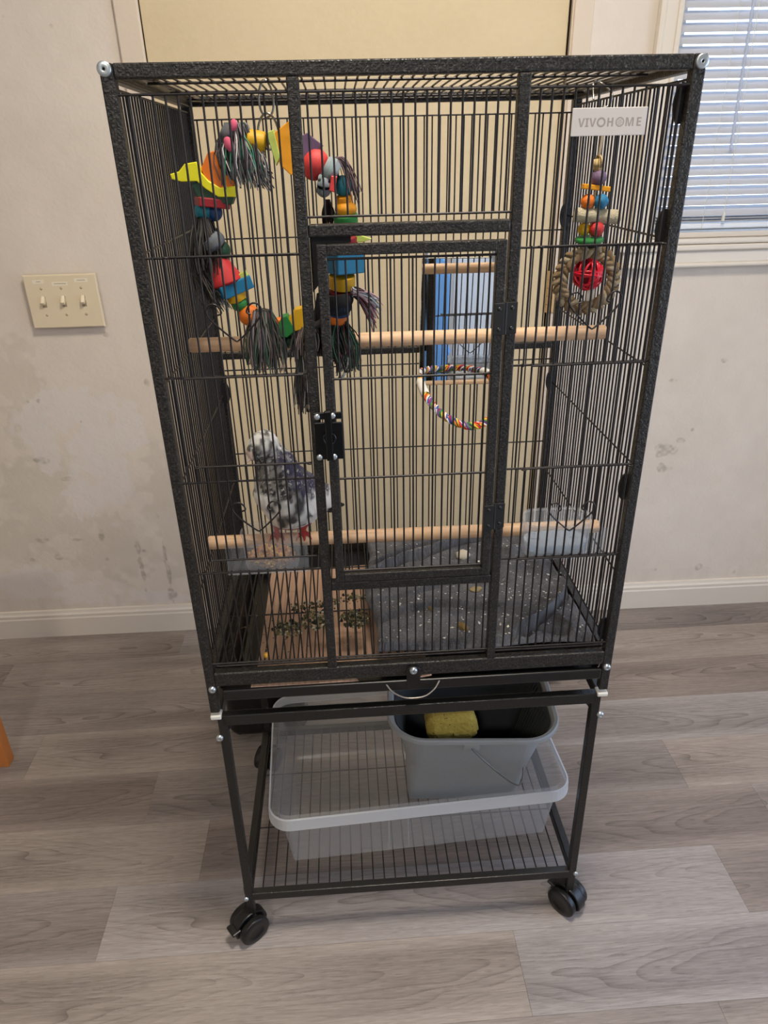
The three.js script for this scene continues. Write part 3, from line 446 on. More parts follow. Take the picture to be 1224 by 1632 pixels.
{
  const t = thing('bead_ring_toy', 'large ring of coloured wooden blocks and cotton tassels hanging by metal links', 'bird toy', [0, 0, 0]);
  const Z = -0.1;
  // size helper: metres per pixel at a place
  const S = (p) => p.distanceTo(camera.position) / 1180;
  const bead = (u, v, r, k, z = Z, sq = 1, ang = 0) => { const p = P(u, v, z), q = S(p) * r; const g = new THREE.SphereGeometry(q, 20, 14); g.scale(1, sq, 1); const m = part('bead', g, pm(k), t); m.position.copy(p); m.rotation.z = R(ang); return m; };
  const block = (u, v, w, h, d, ang, k, z = Z, yaw = 0, pitch = 0) => { const p = P(u, v, z), q = S(p); const m = part('block', box(w * q, h * q, d * q, 0, 0, 0, 1.6 * q), pm(k), t); m.position.copy(p); m.rotation.set(R(pitch), R(yaw), R(ang)); return m; };
  const disc = (u, v, r, h, ang, k, z = Z, name = 'bead', seg = 22) => { const p = P(u, v, z), q = S(p); const m = part(name, lathe([[0.0001, -h / 2 * q], [r * 0.9 * q, -h / 2 * q], [r * q, -h * 0.4 * q], [r * q, h * 0.4 * q], [r * 0.9 * q, h / 2 * q], [0.0001, h / 2 * q]], seg), pm(k), t); m.position.copy(p); m.rotation.set(R(14), 0, R(ang)); return m; };
  const plank = (pts, d, k, z, name = 'block') => { // an irregular chewed piece cut from a board: outline in pixels, thickness in metres
    const c = pts.reduce((a, p) => [a[0] + p[0] / pts.length, a[1] + p[1] / pts.length], [0, 0]), o = P(c[0], c[1], z), s = new THREE.Shape();
    pts.map(([u, v]) => P(u, v, z)).forEach((p, i) => i ? s.lineTo(p.x - o.x, p.y - o.y) : s.moveTo(p.x - o.x, p.y - o.y)); s.closePath();
    const m = part(name, uvBox(new THREE.ExtrudeGeometry(s, { depth: d, bevelEnabled: true, bevelSize: 0.0008, bevelThickness: 0.0008, bevelSegments: 1 }).translate(0, 0, -d / 2)), pm(k), t); m.position.copy(o); return m;
  };
  const tassel = (u, v, z, len, wid, n, cols, side = 0, puff = 0.35) => {
    const a = new Acc(), o = P(u, v, z), q = S(o), L = len * q, W = wid * q;
    for (let i = 0; i < n; i++) {
      const ang = rr(0, 6.2832), r = Math.sqrt(rnd()), ox = Math.cos(ang) * r, oz = Math.sin(ang) * r, l = L * rr(0.62, 1.04), col = lin(cols[Math.floor(rnd() * cols.length)]), v2 = rr(0.8, 1.75), pts = [];
      for (let k = 0; k <= 6; k++) { const s = k / 6; const w = W * (0.25 + puff * Math.sin(Math.min(1, s * 1.5) * 1.57)); pts.push(V(o.x + ox * w + side * q * s * s + Math.sin(s * 5 + i) * W * 0.05, o.y - l * s + (k === 0 ? 0.10 * W : 0) - (1 - r) * 0.0 + Math.cos(s * 4 + i * 2) * W * 0.03, o.z + oz * w * 0.75)); }
      a.strand(pts, 0.00085, 0.00065, col.map((x) => x * v2), 4);
    }
    return part('tassel', a.build(), M({ vertexColors: true, roughness: 0.95 }), t);
  };
  const knot = (u, v, r, k, z = Z, ang = 0) => { const p = P(u, v, z), q = S(p) * r, a = new Acc(), col = lin(k), e = new THREE.Euler(0.3, 0, R(ang)); for (let i = 0; i < 26; i++) { const h = (i / 25 - 0.5) * 1.7, w = Math.cos(h * 0.9) * q, pts = []; for (let s = 0; s <= 18; s++) { const b = s / 18 * 6.2832; pts.push(V(Math.cos(b) * w, h * q * 0.62 + Math.sin(b) * q * 0.08, Math.sin(b) * w).applyEuler(e).add(p)); } a.strand(pts, q * 0.09, q * 0.09, col.map((x) => x * rr(0.8, 1.1)), 4); } return part('rope_knot', mergeVertices(a.build()), M({ vertexColors: true, roughness: 0.95 }), t); };
  // cord inside the beads
  const ringPx = [[425, 222], [378, 222], [345, 275], [333, 335], [345, 390], [360, 440], [380, 485], [405, 505], [450, 522], [500, 520], [537, 490], [548, 440], [550, 385], [549, 330], [545, 295], [520, 270], [495, 245], [455, 232]];
  part('cord', tube(ringPx.map(([u, v]) => P(u, v, Z)), 0.0045, 120, 8, true), M({ color: 0x2a2726, roughness: 0.95 }), t);
  // top: links
  const lk = (u0, v0, u1, v1, w, z) => { const a = P(u0, v0, z), b = P(u1, v1, z), h = (a.y - b.y) / 2, c = a.clone().add(b).multiplyScalar(0.5), pts = []; for (let k = 0; k < 20; k++) { const q = k / 20 * 6.2832; pts.push(V(c.x + Math.cos(q) * w * (1 - 0.15 * Math.sin(q)), c.y + Math.sin(q) * h, c.z)); } return tube(pts, 0.0014, 50, 6, true); };
  const mlink = M({ color: 0x8f8d86, roughness: 0.25, metalness: 0.9 });
  part('hanging_link', lk(424, 127, 424, 186, 0.008, -0.105), mlink, t); part('hanging_link', lk(427, 180, 428, 238, 0.0115, -0.1).rotateY(0), mlink, t);
  // going round from the top
  disc(408, 225, 15, 27, 78, 'yellow'); bead(421, 224, 9, 'yellow');
  plank([[426, 212], [436, 208], [446, 250], [441, 262]], 0.012, 'lime', -0.095);
  plank([[437, 214], [461, 195], [472, 200], [478, 276], [464, 277], [448, 262], [443, 240]], 0.02, 'amber', -0.1);
  plank([[482, 217], [490, 213], [514, 232], [500, 243], [484, 251], [478, 235]], 0.016, 'purple', -0.098);
  bead(502, 262, 20, 'coral', -0.095, 1.15, -30); knot(527, 271, 19, '#93a0a6', -0.09, 60); knot(517, 294, 17, '#8d979c', -0.088, 80); plank([[529, 281], [536, 282], [533, 305], [526, 302]], 0.02, 'coral', -0.083);
  bead(547, 296, 15, 'teal'); disc(549, 318, 13, 12, 5, 'amber'); bead(551, 333, 17, 'amber', Z, 0.75); disc(551, 349, 19, 16, 2, 'green'); tassel(522, 320, -0.115, 45, 16, 40, ['#1c1718', '#2c2022', '#241c22']);
  disc(551, 383, 19, 16, 2, 'darkred'); plank([[565, 372], [590, 380], [578, 384], [562, 384]], 0.01, 'lime', -0.1);
  block(549, 418, 50, 32, 40, -1, 'blue', Z, 32); disc(545, 448, 21, 22, -3, 'yellow'); disc(543, 466, 18, 8, -3, 'darkred');
  knot(538, 478, 24, '#2a282b', -0.1, 5); knot(540, 489, 20, '#1e2634', -0.098, 5); disc(540, 496, 18, 10, -4, 'navy');
  { // side tassel sticking out to the right
    const a = new Acc(), o = P(560, 462, -0.09), q = S(o); const cs = ['#a3adba', '#8f97a8', '#c9a9b4', '#6a3f4d', '#202124', '#17181a', '#b3b9c4', '#8a5966'];
    for (let i = 0; i < 120; i++) { const e = rr(-0.2, 1), f = rr(-1, 1), l = rr(0.6, 1), col = lin(cs[Math.floor(e > 0.55 ? rr(3, 8) : rr(0, 5))]), pts = []; for (let k = 0; k <= 6; k++) { const s = k / 6 * l; pts.push(V(o.x + q * (46 * s * (1 - 0.25 * e) + 3 * f), o.y - q * (8 * e + (18 + 46 * (0.25 + 0.75 * e)) * s * s + 3 * Math.sin(i + s * 5)), o.z + q * f * (5 + 10 * s))); } a.strand(pts, 0.0009, 0.0007, col, 4); }
    part('tassel', a.build(), M({ vertexColors: true, roughness: 0.95 }), t);
  }
  { // fine loose threads round the upper right knots
    const a = new Acc(), o = P(545, 262, -0.09), q = S(o); for (let i = 0; i < 26; i++) { const th = rr(-0.5, 1.1), L = rr(22, 46), pts = []; for (let k = 0; k <= 7; k++) { const s = k / 7; pts.push(V(o.x + q * (Math.cos(th) * L * s * 0.8 - 6 + 4 * Math.sin(i)), o.y + q * (Math.sin(th) * L * s * 0.5 + 10 - 55 * s * s * rr(0.9, 1.1)), o.z + q * rr(-2, 2) + 0.006 * Math.sin(i * 3))); } a.strand(pts, 0.0006, 0.0005, lin(['#4a4044', '#6b5a5e', '#393338', '#8a6a72'][i % 4]), 3); }
    part('loose_threads', a.build(), M({ vertexColors: true, roughness: 0.95 }), t).userData.kind = 'stuff';
  }
  bead(538, 507, 16, 'orange', Z, 0.9); tassel(541, 512, -0.1, 82, 50, 120, ['#1f3f33', '#27312d', '#1a1c1b', '#5a2c35', '#2d5443', '#343638', '#17191a'], 6); tassel(556, 545, -0.098, 60, 18, 26, ['#8b9292', '#565c5a', '#a6a9a8'], -14);
  tassel(512, 470, -0.115, 98, 26, 110, ['#121214', '#1b1a1d', '#0d0d0f', '#2a292c'], -2); tassel(484, 505, -0.1, 70, 40, 90, ['#5d5148', '#6b5c55', '#4a413c', '#7b6c66', '#33403a', '#84747a'], -6);
  tassel(484, 555, -0.1, 108, 30, 110, ['#3a332e', '#2c2825', '#4b4640', '#23302a', '#8d8f8e', '#352c2c'], -4);
  plank([[471, 492], [483, 489], [485, 520], [469, 525], [458, 512]], 0.018, 'yellow', -0.1); plank([[450, 504], [458, 502], [470, 524], [458, 534], [441, 533], [443, 522]], 0.02, 'green', -0.1); plank([[440, 509], [449, 508], [445, 526], [440, 528]], 0.018, 'orange', -0.1);
  bead(446, 540, 11, 'orange', -0.11); bead(462, 543, 12, 'dark', -0.108);
  tassel(418, 500, -0.092, 92, 56, 190, ['#5f564e', '#6f665e', '#4b443f', '#7e7671', '#34473d', '#3b5a49', '#857b80', '#57504a'], -2); tassel(428, 500, -0.088, 74, 14, 34, ['#7d2c40', '#96405a', '#6b2236'], 3);
  bead(397, 502, 17, 'orange', -0.1, 1, 0); bead(383, 484, 13, 'green'); disc(376, 470, 16, 15, 17, 'yellow'); block(373, 456, 52, 20, 36, 17, 'blue', Z, 24); plank([[352, 452], [366, 446], [390, 432], [394, 438], [378, 450]], 0.012, 'lime', -0.1);
  { const p = P(352, 428, Z), q = S(p); const m = part('bead', lathe([[0.0001, 24 * q], [9 * q, 24 * q], [13 * q, 20 * q], [27 * q, -20 * q], [25 * q, -24 * q], [0.0001, -24 * q]], 24), pm('red'), t); m.position.copy(p); m.rotation.z = R(17); }
  bead(352, 399, 15, 'dark'); knot(341, 386, 17, '#6b7078', -0.092, 40); disc(340, 371, 10, 8, 10, 'navy');
  tassel(322, 352, -0.092, 78, 42, 170, ['#2b2a29', '#3a3735', '#4c4744', '#1b1a1a', '#5d5754', '#232222'], -2); tassel(318, 400, -0.098, 88, 40, 130, ['#262422', '#34302d', '#1a1918', '#4a4541', '#5b544e'], 22); tassel(326, 420, -0.094, 70, 16, 16, ['#9a938c', '#8a8f98'], 26);
  bead(326, 336, 15, 'teal'); bead(341, 338, 13, 'navy'); block(338, 323, 46, 13, 40, -8, 'darkred', Z, 20);
  plank([[309, 293], [325, 290], [350, 305], [374, 313], [370, 324], [345, 320], [318, 312]], 0.022, 'dark', -0.1);
  plank([[275, 278], [288, 274], [297, 262], [314, 259], [322, 276], [333, 288], [352, 300], [375, 297], [375, 312], [350, 312], [330, 299], [316, 287], [292, 288], [277, 284]], 0.018, 'lemon', -0.096);
  plank([[324, 268], [334, 244], [343, 242], [352, 270], [374, 290], [371, 300], [345, 298], [332, 288]], 0.02, 'orange', -0.1);
  tassel(376, 205, -0.095, 78, 62, 190, ['#6d686a', '#57565a', '#8f8c8e', '#2f6b55', '#3d7a64', '#b9b6b4', '#4a4548', '#36353b', '#7f7076'], 4); tassel(395, 225, -0.098, 66, 22, 40, ['#c9c6c2', '#8e8e90', '#2f2c33', '#3c3a42'], 24);
  for (const [u, v, w, h, a] of [[372, 199, 11, 16, -15], [364, 229, 13, 22, 14]]) { const p = P(u, v, -0.083), q = S(p); const g = new THREE.SphereGeometry(1, 16, 10); g.scale(w / 2 * q, h / 2 * q, 5 * q); const m = part('rope_wrap', g, M({ color: 0xd8607c, roughness: 0.9 }), t); m.position.copy(p); m.rotation.z = R(a); }
  knot(362, 214, 15, '#5b595c', -0.093, 60); bead(352, 238, 8, 'blue', -0.104);
}
{
  const t = thing('wicker_ring_toy', 'hanging toy with wooden beads, loofah slice and rope ring round a red ball', 'bird toy', [0, 0, 0]);
  const Z = -0.085, q = P(940, 350, Z).distanceTo(camera.position) / 1165;
  const wm = M({ color: 0xc9b48e, roughness: 0.9 });
  part('hook', merge([tube([P(946, 158, Z), P(952, 132, Z).add(V(0, 0.002, -0.012)), P(966, 128, Z).add(V(0, 0, -0.02)), P(976, 152, Z), P(970, 168, Z), P(960, 172, Z)], 0.0011, 40), bar(P(961, 168, Z), P(960, 182, Z), 0.0012)]), M({ color: 0x9b978e, roughness: 0.25, metalness: 0.9 }), t);
  part('cord', tube([P(961, 178, Z), P(960, 215, Z), P(955, 250, Z), P(952, 285, Z), P(946, 320, Z), P(943, 350, Z), P(940, 385, Z), P(938, 402, Z)], 0.0016, 40), M({ color: 0xb7a68a, roughness: 0.9 }), t);
  { const a = new Acc(), o = P(953, 262, Z); for (let i = 0; i < 40; i++) { const th = rr(0, 6.28), pts = []; for (let k = 0; k <= 4; k++) { const s = k / 4; pts.push(V(o.x + Math.cos(th) * q * (2 + 5 * Math.sin(s * 3.1)), o.y + q * (12 - 22 * s), o.z + Math.sin(th) * q * (2 + 5 * Math.sin(s * 3.1)))); } a.strand(pts, 0.0009, 0.0007, lin(i % 3 ? '#e4cf9c' : '#d9b878'), 4); } part('raffia_knot', a.build(), M({ vertexColors: true, roughness: 0.95 }), t); }
  const bd = (u, v, r, k, z = Z, sy = 1) => { const m = part('bead', new THREE.SphereGeometry(r * q, 22, 16).scale(1, sy, 1), pm(k), t); m.position.copy(P(u, v, z)); };
  bd(954, 283, 11.5, 'purple', Z, 0.95);
  { const m = part('wooden_stick', box(42 * q, 7 * q, 14 * q, 0, 0, 0, 0.001), pm('amber'), t); m.position.copy(P(951, 299, Z)); m.rotation.z = R(-7); }
  bd(937, 321, 10.5, 'orange'); bd(958, 321, 10.5, 'blue', Z + 0.004);
  { const g = new THREE.CylinderGeometry(10 * q, 10 * q, 66 * q, 22, 14).rotateZ(Math.PI / 2), p = g.attributes.position; for (let i = 0; i < p.count; i++) { const s = 1 + 0.16 * (n3(p.getX(i) * 700, p.getY(i) * 700, p.getZ(i) * 700) - 0.5); p.setXYZ(i, p.getX(i), p.getY(i) * s, p.getZ(i) * s); } g.computeVertexNormals(); const m = part('loofah_slice', g, M({ color: 0xe8dab8, roughness: 1, bumpMap: rep(grainBump, 2, 2), bumpScale: 0.003 }), t); m.position.copy(P(952, 344, Z)); m.rotation.z = R(-4); }
  bd(931, 365, 9.5, 'yellow', Z - 0.003); bd(951, 365, 11, 'red', Z + 0.003);
  { const m = part('wooden_disc', lathe([[0.0001, -3.5 * q], [19 * q, -3.5 * q], [21 * q, -2 * q], [21 * q, 2 * q], [19 * q, 3.5 * q], [0.0001, 3.5 * q]], 26), pm('green'), t); m.position.copy(P(939, 382, Z)); m.rotation.set(R(6), 0, R(2)); }
  { const m = part('bead', lathe([[0.0001, -4 * q], [9 * q, -4 * q], [9 * q, 4 * q], [0.0001, 4 * q]], 16), M({ color: 0x24332c, roughness: 0.6 }), t); m.position.copy(P(945, 390, Z)); }
  // braided ring of wrapped husk: overlapping plump turns in two rows
  const c = P(935, 446, Z), lg = [new THREE.SphereGeometry(1, 12, 9), new THREE.SphereGeometry(1, 12, 9)], husk = [0xcbb18a, 0xb99a72, 0xd9c4a0, 0xa58862].map((h) => M({ color: h, roughness: 0.9, bumpMap: rep(grainBump, 1, 6), bumpScale: 0.001 }));
  for (let k = 0; k < 27; k++) for (const row of [0, 1]) { const a = (k + row * 0.5) / 27 * 6.2832, r = (row ? 46.5 : 37.5) * q, tilt = a + Math.PI / 2 + (row ? -0.75 : 0.75); const m = part('braid_turn', lg[row], husk[(k * 3 + row * 2 + (k >> 2)) % 4], t); m.position.set(c.x + Math.cos(a) * r, c.y + Math.sin(a) * r, c.z + (row ? 0 : 0.002)); m.rotation.z = tilt; m.scale.set(9.5 * q, 4.6 * q, 6.5 * q); }
  // woven red ball: loops of cane round a sphere
  const ball = []; const bc = P(937, 437, Z), br = 22.5 * q; for (let k = 0; k < 16; k++) { const e = new THREE.Euler(rr(0, 3.1), rr(0, 3.1), rr(0, 3.1)), pts = []; for (let s = 0; s < 24; s++) { const a = s / 24 * 6.2832; pts.push(V(Math.cos(a) * br, Math.sin(a) * br, 0).applyEuler(e).multiplyScalar(0.95 + 0.05 * (k % 2)).add(bc)); } ball.push(tube(pts, 1.9 * q, 48, 6, true)); }
  part('woven_ball', merge(ball), M({ color: 0xd3122f, roughness: 0.35, clearcoat: 0.3 }), t);
  part('ball_core', new THREE.SphereGeometry(br * 0.8, 20, 14).translate(bc.x, bc.y, bc.z), M({ color: 0x7a0c1c, roughness: 0.7 }), t);
  part('paper_tag', box(13 * q, 26 * q, 0.001, ...P(941, 470, Z + 0.002).toArray()), M({ color: 0xd8cdb8, roughness: 0.9 }), t);
}

// ---------------------------------------------------------------- the bird
{
  const t = thing('bird', 'white and grey speckled bird with red feet standing on the lower perch', 'bird', [0, 0, 0]);
  const caps = [ // a, b, radii
    [V(-0.1905, 0.9235, -0.074), V(-0.188, 0.922, -0.078), 0.0160, 0.0162],
    [V(-0.198, 0.917, -0.068), V(-0.204, 0.912, -0.062), 0.0115, 0.0080],
    [V(-0.187, 0.912, -0.081), V(-0.177, 0.884, -0.087), 0.0138, 0.0245],
    [V(-0.177, 0.884, -0.086), V(-0.172, 0.850, -0.083), 0.0235, 0.0355],
    [V(-0.172, 0.850, -0.083), V(-0.163, 0.822, -0.090), 0.0365, 0.036],
    [V(-0.163, 0.826, -0.090), V(-0.148, 0.808, -0.104), 0.034, 0.025],
    [V(-0.168, 0.858, -0.104), V(-0.140, 0.826, -0.120), 0.022, 0.025],
    [V(-0.143, 0.822, -0.112), V(-0.116, 0.803, -0.134), 0.024, 0.013],
    [V(-0.157, 0.858, -0.098), V(-0.121, 0.820, -0.112), 0.013, 0.017], // folded wing
    [V(-0.120, 0.824, -0.112), V(-0.100, 0.798, -0.130), 0.015, 0.006],
    [V(-0.152, 0.804, -0.090), V(-0.1475, 0.792, -0.082), 0.0085, 0.0042], [V(-0.1475, 0.794, -0.082), V(-0.147, 0.7835, -0.080), 0.0036, 0.0032],
    [V(-0.180, 0.804, -0.088), V(-0.1845, 0.792, -0.082), 0.0085, 0.0042], [V(-0.1845, 0.794, -0.082), V(-0.185, 0.7835, -0.080), 0.0036, 0.0032],
  ];
  const toes = [];
  for (const fx of [-0.147, -0.185]) for (const [dx, dz] of [[-0.010, 0.010], [0.001, 0.0125], [0.011, 0.009]]) {
    toes.push([V(fx, 0.7835, -0.079), V(fx + dx * 0.6, 0.7815, -0.08 + dz * 0.55), 0.0029, 0.0026]); toes.push([V(fx + dx * 0.6, 0.7815, -0.08 + dz * 0.55), V(fx + dx, 0.775, -0.08 + dz), 0.0026, 0.0016]);
  }
  for (const fx of [-0.147, -0.185]) toes.push([V(fx, 0.7835, -0.080), V(fx + 0.002, 0.778, -0.0905), 0.0029, 0.0017]);
  const f = (x, y, z) => {
    const p = V(x, y, z); let d = 1;
    for (const c of caps) { const lo = Math.min(c[0].y, c[1].y) - 0.06, hi = Math.max(c[0].y, c[1].y) + 0.06; if (y < lo || y > hi) continue; d = smin(d, capsule(p, ...c), c[2] < 0.009 ? 0.005 : 0.014); }
    if (y < 0.80) for (const c of toes) d = smin(d, capsule(p, ...c), 0.002);
    if (y > 0.80) d += (n3(x * 260, y * 150, z * 260) - 0.5) * 0.0022 + (n3(x * 90, y * 70, z * 90) - 0.5) * 0.003;
    return d;
  };
  const g = nets(f, [-0.232, 0.768, -0.165], [-0.084, 0.950, -0.030], 0.0019);
  const p = g.attributes.position, col = new Float32Array(p.count * 3), white = lin('#e3e1da'), grey = lin('#6e6b67'), dark = lin('#262426'), red = lin('#a83a36'), purple = lin('#38334c'), pink = lin('#e6cdbf'), black = lin('#1d1b1c');
  const mixc = (a, b, s) => a.map((q, i) => q + (b[i] - q) * THREE.MathUtils.clamp(s, 0, 1));
  for (let i = 0; i < p.count; i++) {
    const x = p.getX(i), y = p.getY(i), z = p.getZ(i); let c = white;
    const big = n3(x * 75 + 3, y * 60, z * 75), mid = n3(x * 190, y * 130 + 9, z * 190), fine = n3(x * 420, y * 260, z * 420);
    const neck = THREE.MathUtils.clamp(1.7 * (1 - Math.abs(y - 0.8835 + 0.25 * (x + 0.18)) / 0.034) + (mid - 0.5) * 0.8, 0, 1), right = THREE.MathUtils.clamp((x + 0.170 + (y - 0.86) * 0.55) / 0.02, 0, 1);
    if (y > 0.896) c = mixc(c, grey, THREE.MathUtils.clamp((mid - 0.40) * 2.6, 0, 0.8)), c = mixc(c, dark, THREE.MathUtils.clamp((mid * 0.5 + fine * 0.5 - 0.60) * 5, 0, 0.6));
    c = mixc(c, grey, Math.min(1, neck * 1.5) * 0.9); c = mixc(c, dark, Math.min(1, neck * 1.7) * THREE.MathUtils.clamp((fine * 0.6 + mid * 0.4 - 0.36) * 4.5, 0, 1));
    c = mixc(c, purple, Math.min(1, neck * 1.4) * THREE.MathUtils.clamp((right - 0.72) * 3.5, 0, 1) * (0.55 + 0.45 * mid));
    if (neck > 0.2 && fine > 0.78) c = mixc(c, white, 0.5);
    if (y < 0.862 && y > 0.80) { const wing = x > -0.137 - (y - 0.83) * 0.3 ? 1 : 0; c = mixc(c, grey, (1 - wing) * THREE.MathUtils.clamp((big - 0.45) * 3.2, 0, 0.85)); c = mixc(c, dark, (1 - wing) * THREE.MathUtils.clamp((big * 0.6 + mid * 0.4 - 0.60) * 6, 0, 0.8)); }
    if (x < -0.203 && y < 0.919 && y > 0.899 && z > -0.07) c = mixc(c, pink, 0.75);
    if (y < 0.797 && (x < -0.135)) c = mixc(c, red, (0.803 - y) / 0.006);
    if (x > -0.112 && y < 0.808) c = mixc(c, black, (x + 0.114) / 0.004);
    col.set(c, i * 3);
  }
  g.setAttribute('color', new THREE.BufferAttribute(col, 3));
  part('body', g, M({ vertexColors: true, roughness: 0.85, sheen: 0.2 }), t);
  for (const [x, y, z] of [[-0.2005, 0.9225, -0.0605], [-0.177, 0.925, -0.066]]) part('eye', new THREE.SphereGeometry(0.0022, 12, 10).translate(x, y, z), M({ color: 0x2a1512, roughness: 0.15 }), t);
  const beak = new THREE.ConeGeometry(0.0034, 0.011, 12); part('beak', orient(beak, V(-0.62, -0.55, 0.55), V(-0.2095, 0.9055, -0.0565)), M({ color: 0xcdb8ac, roughness: 0.5 }), t);
  // long wing and tail feathers
  const feather = (a, b, w, mat, name, tilt) => { const d = b.clone().sub(a), L = d.length(), gg = new THREE.SphereGeometry(1, 12, 10); gg.scale(w, L / 2, 0.0011); const m = part(name, gg, mat, t); m.position.copy(a).addScaledVector(d, 0.5); const y = d.normalize(), zax = V(0.75, 0.25, 0.62), xax = y.clone().cross(zax).normalize(), z2 = xax.clone().cross(y); m.quaternion.setFromRotationMatrix(new THREE.Matrix4().makeBasis(xax, y, z2)); };
  const wf = M({ color: 0xdedcd6, roughness: 0.8 }), bf = M({ color: 0x1f1c1d, roughness: 0.8 });
  for (let k = 0; k < 6; k++) feather(V(-0.141 + k * 0.0035, 0.844 - k * 0.005, -0.092 - k * 0.003), V(-0.117 + k * 0.0045, 0.806 - k * 0.0015, -0.107 - k * 0.005), 0.0058, wf, 'wing_feather');
  for (let k = 0; k < 3; k++) feather(V(-0.118 + k * 0.003, 0.806, -0.108 - k * 0.004), V(-0.103 + k * 0.008, 0.7925 + k * 0.001, -0.122 - k * 0.008), 0.0042, bf, 'tail_feather');
}

// ---------------------------------------------------------------- feeding cups
{
  const clear = M({ color: 0xf4f4f4, roughness: 0.24, transmission: 0.88, thickness: 0, ior: 1.3 }), litHaze = M({ color: 0xf2f5f8, roughness: 0.3, transmission: 0.82, thickness: 0, ior: 1.35 }), plateM = M({ color: 0xf0f3f6, roughness: 0.15, transmission: 0.94, thickness: 0, ior: 1.3 });  // same plastic for both cups; light on the right one painted as haze
  const cup = (cx, w, pl, pr, label, pos) => {
    const t = thing('feed_cup', label, 'cup', [cx, 0.757, -0.0085], 'clear plastic feed cups in the lower feeder gates');
    const s = new THREE.Shape(); const a = -w / 2, b = w / 2; // D-shaped vessel: flat at the front, round at the back
    const rows = [[0.006, 0.003], [0.003, 0.0], [0.001, 0.006], [0, 0.05], [-0.002, 0.052], [-0.0022, 0.0535]];
    const body = vessel(w / 2, 0.026, 0.024, rows.map(([i, y]) => [i, y])); part('cup_body', body.translate(0, 0, -0.029), pos ? litHaze : clear, t);
    part('cup_plate', box(pr - pl, 0.043, 0.0018, (pl + pr) / 2 - cx, 0.0265, 0.0006, 0.0006), plateM, t);
    part('plate_lip', merge([box(pr - pl, 0.0025, 0.006, (pl + pr) / 2 - cx, 0.005, 0.0, 0.001)]), clear, t);
    return t;
  };
  cup(-0.189, 0.076, -0.2465, -0.1375, 'clear plastic feed cup full of yellow and brown feed', 0);
  cup(0.2065, 0.094, 0.158, 0.268, 'clear plastic feed cup holding water', 1);
  const a = new Acc(), cs = ['#f0a828', '#ec9820', '#d98a48', '#f4bc48', '#c07848', '#a06a44', '#e0b068', '#fac860', '#94804a', '#d89a68'].map(lin);
  for (let i = 0; i < 820; i++) { const th = rr(0, 6.28), r = Math.sqrt(rnd()), x = Math.cos(th) * r * 0.031, z = Math.sin(th) * r * 0.020; const top = 0.782 - 0.010 * r * r + 0.004 * (n3(x * 200, 1, z * 200)); const y = i < 380 ? top + rr(-0.003, 0.002) : rr(0.763, top); const low = y < 0.772; a.chip(V(-0.189 + x * 1.02, y + 0.002, -0.0320 + z * 0.98), rr(0.002, 0.005), rr(0.0012, 0.0024), rr(0.0014, 0.003), new THREE.Euler(rr(0, 6), rr(0, 6), rr(0, 6)), cs[low ? 2 + Math.floor(rr(0, 8)) : Math.floor(rr(0, 8))]); }
  solo('bird_feed', a.build(true), M({ vertexColors: true, roughness: 0.8 }), 'yellow and brown flakes and corn heaped in the left feed cup', 'feed', null, 'stuff');
  const w = vessel(0.0435, 0.0225, 0.021, [[0.004, 0.7625], [0.0005, 0.766], [0, 0.776], [0.0012, 0.7764], [0.0224, 0.7764]]); solo('water', w.translate(0.2065, 0, -0.0375), M({ color: 0xeef4f8, roughness: 0.08, transmission: 0.45, thickness: 0.01, ior: 1.33 }), 'water in the right feed cup, whitened for the window reflection', 'water', null, 'stuff');  // white tint and lower transmission put the window reflection into the colour
}

// ---------------------------------------------------------------- cardboard, towel and litter on the cage floor
{
  // corrugated sheet in the tray, curling over its front edge
  const nx = 4, nz = 30, p = [], uv = [], ix = []; const x0 = -0.236, x1 = 0.03;
  for (const top of [1, 0]) for (let j = 0; j <= nz; j++) for (let i = 0; i <= nx; i++) { const z = -0.375 + j / nz * 0.373, x = x0 + (x1 - x0) * i / nx; const y = 0.5465 + 0.0255 * THREE.MathUtils.smoothstep(z, -0.05, -0.008) * (0.85 + 0.15 * Math.sin(x * 40)) + 0.002 * Math.sin(x * 25 + z * 14) + (top ? 0.003 : 0); p.push(x, y, z); uv.push(x / 1.2, z); }
  const N = (nx + 1) * (nz + 1); for (let j = 0; j < nz; j++) for (let i = 0; i < nx; i++) { const a = j * (nx + 1) + i, b = a + 1, c = a + nx + 1, d = c + 1; ix.push(a, c, b, b, c, d, N + a, N + b, N + c, N + b, N + d, N + c); }
  const edge = (a, b) => ix.push(a, b, N + a, b, N + b, N + a); for (let i = 0; i < nx; i++) { edge(i, i + 1); edge(nz * (nx + 1) + i + 1, nz * (nx + 1) + i); } for (let j = 0; j < nz; j++) { edge((j + 1) * (nx + 1), j * (nx + 1)); edge(j * (nx + 1) + nx, (j + 1) * (nx + 1) + nx); }
  const g = new THREE.BufferGeometry(); g.setAttribute('position', new THREE.Float32BufferAttribute(p, 3)); g.setAttribute('uv', new THREE.Float32BufferAttribute(uv, 2)); g.setIndex(ix); const h = g.toNonIndexed(); h.computeVertexNormals();
  solo('cardboard_sheet', h, cardM, 'tan corrugated cardboard lining the tray under the floor grate', 'cardboard');
}
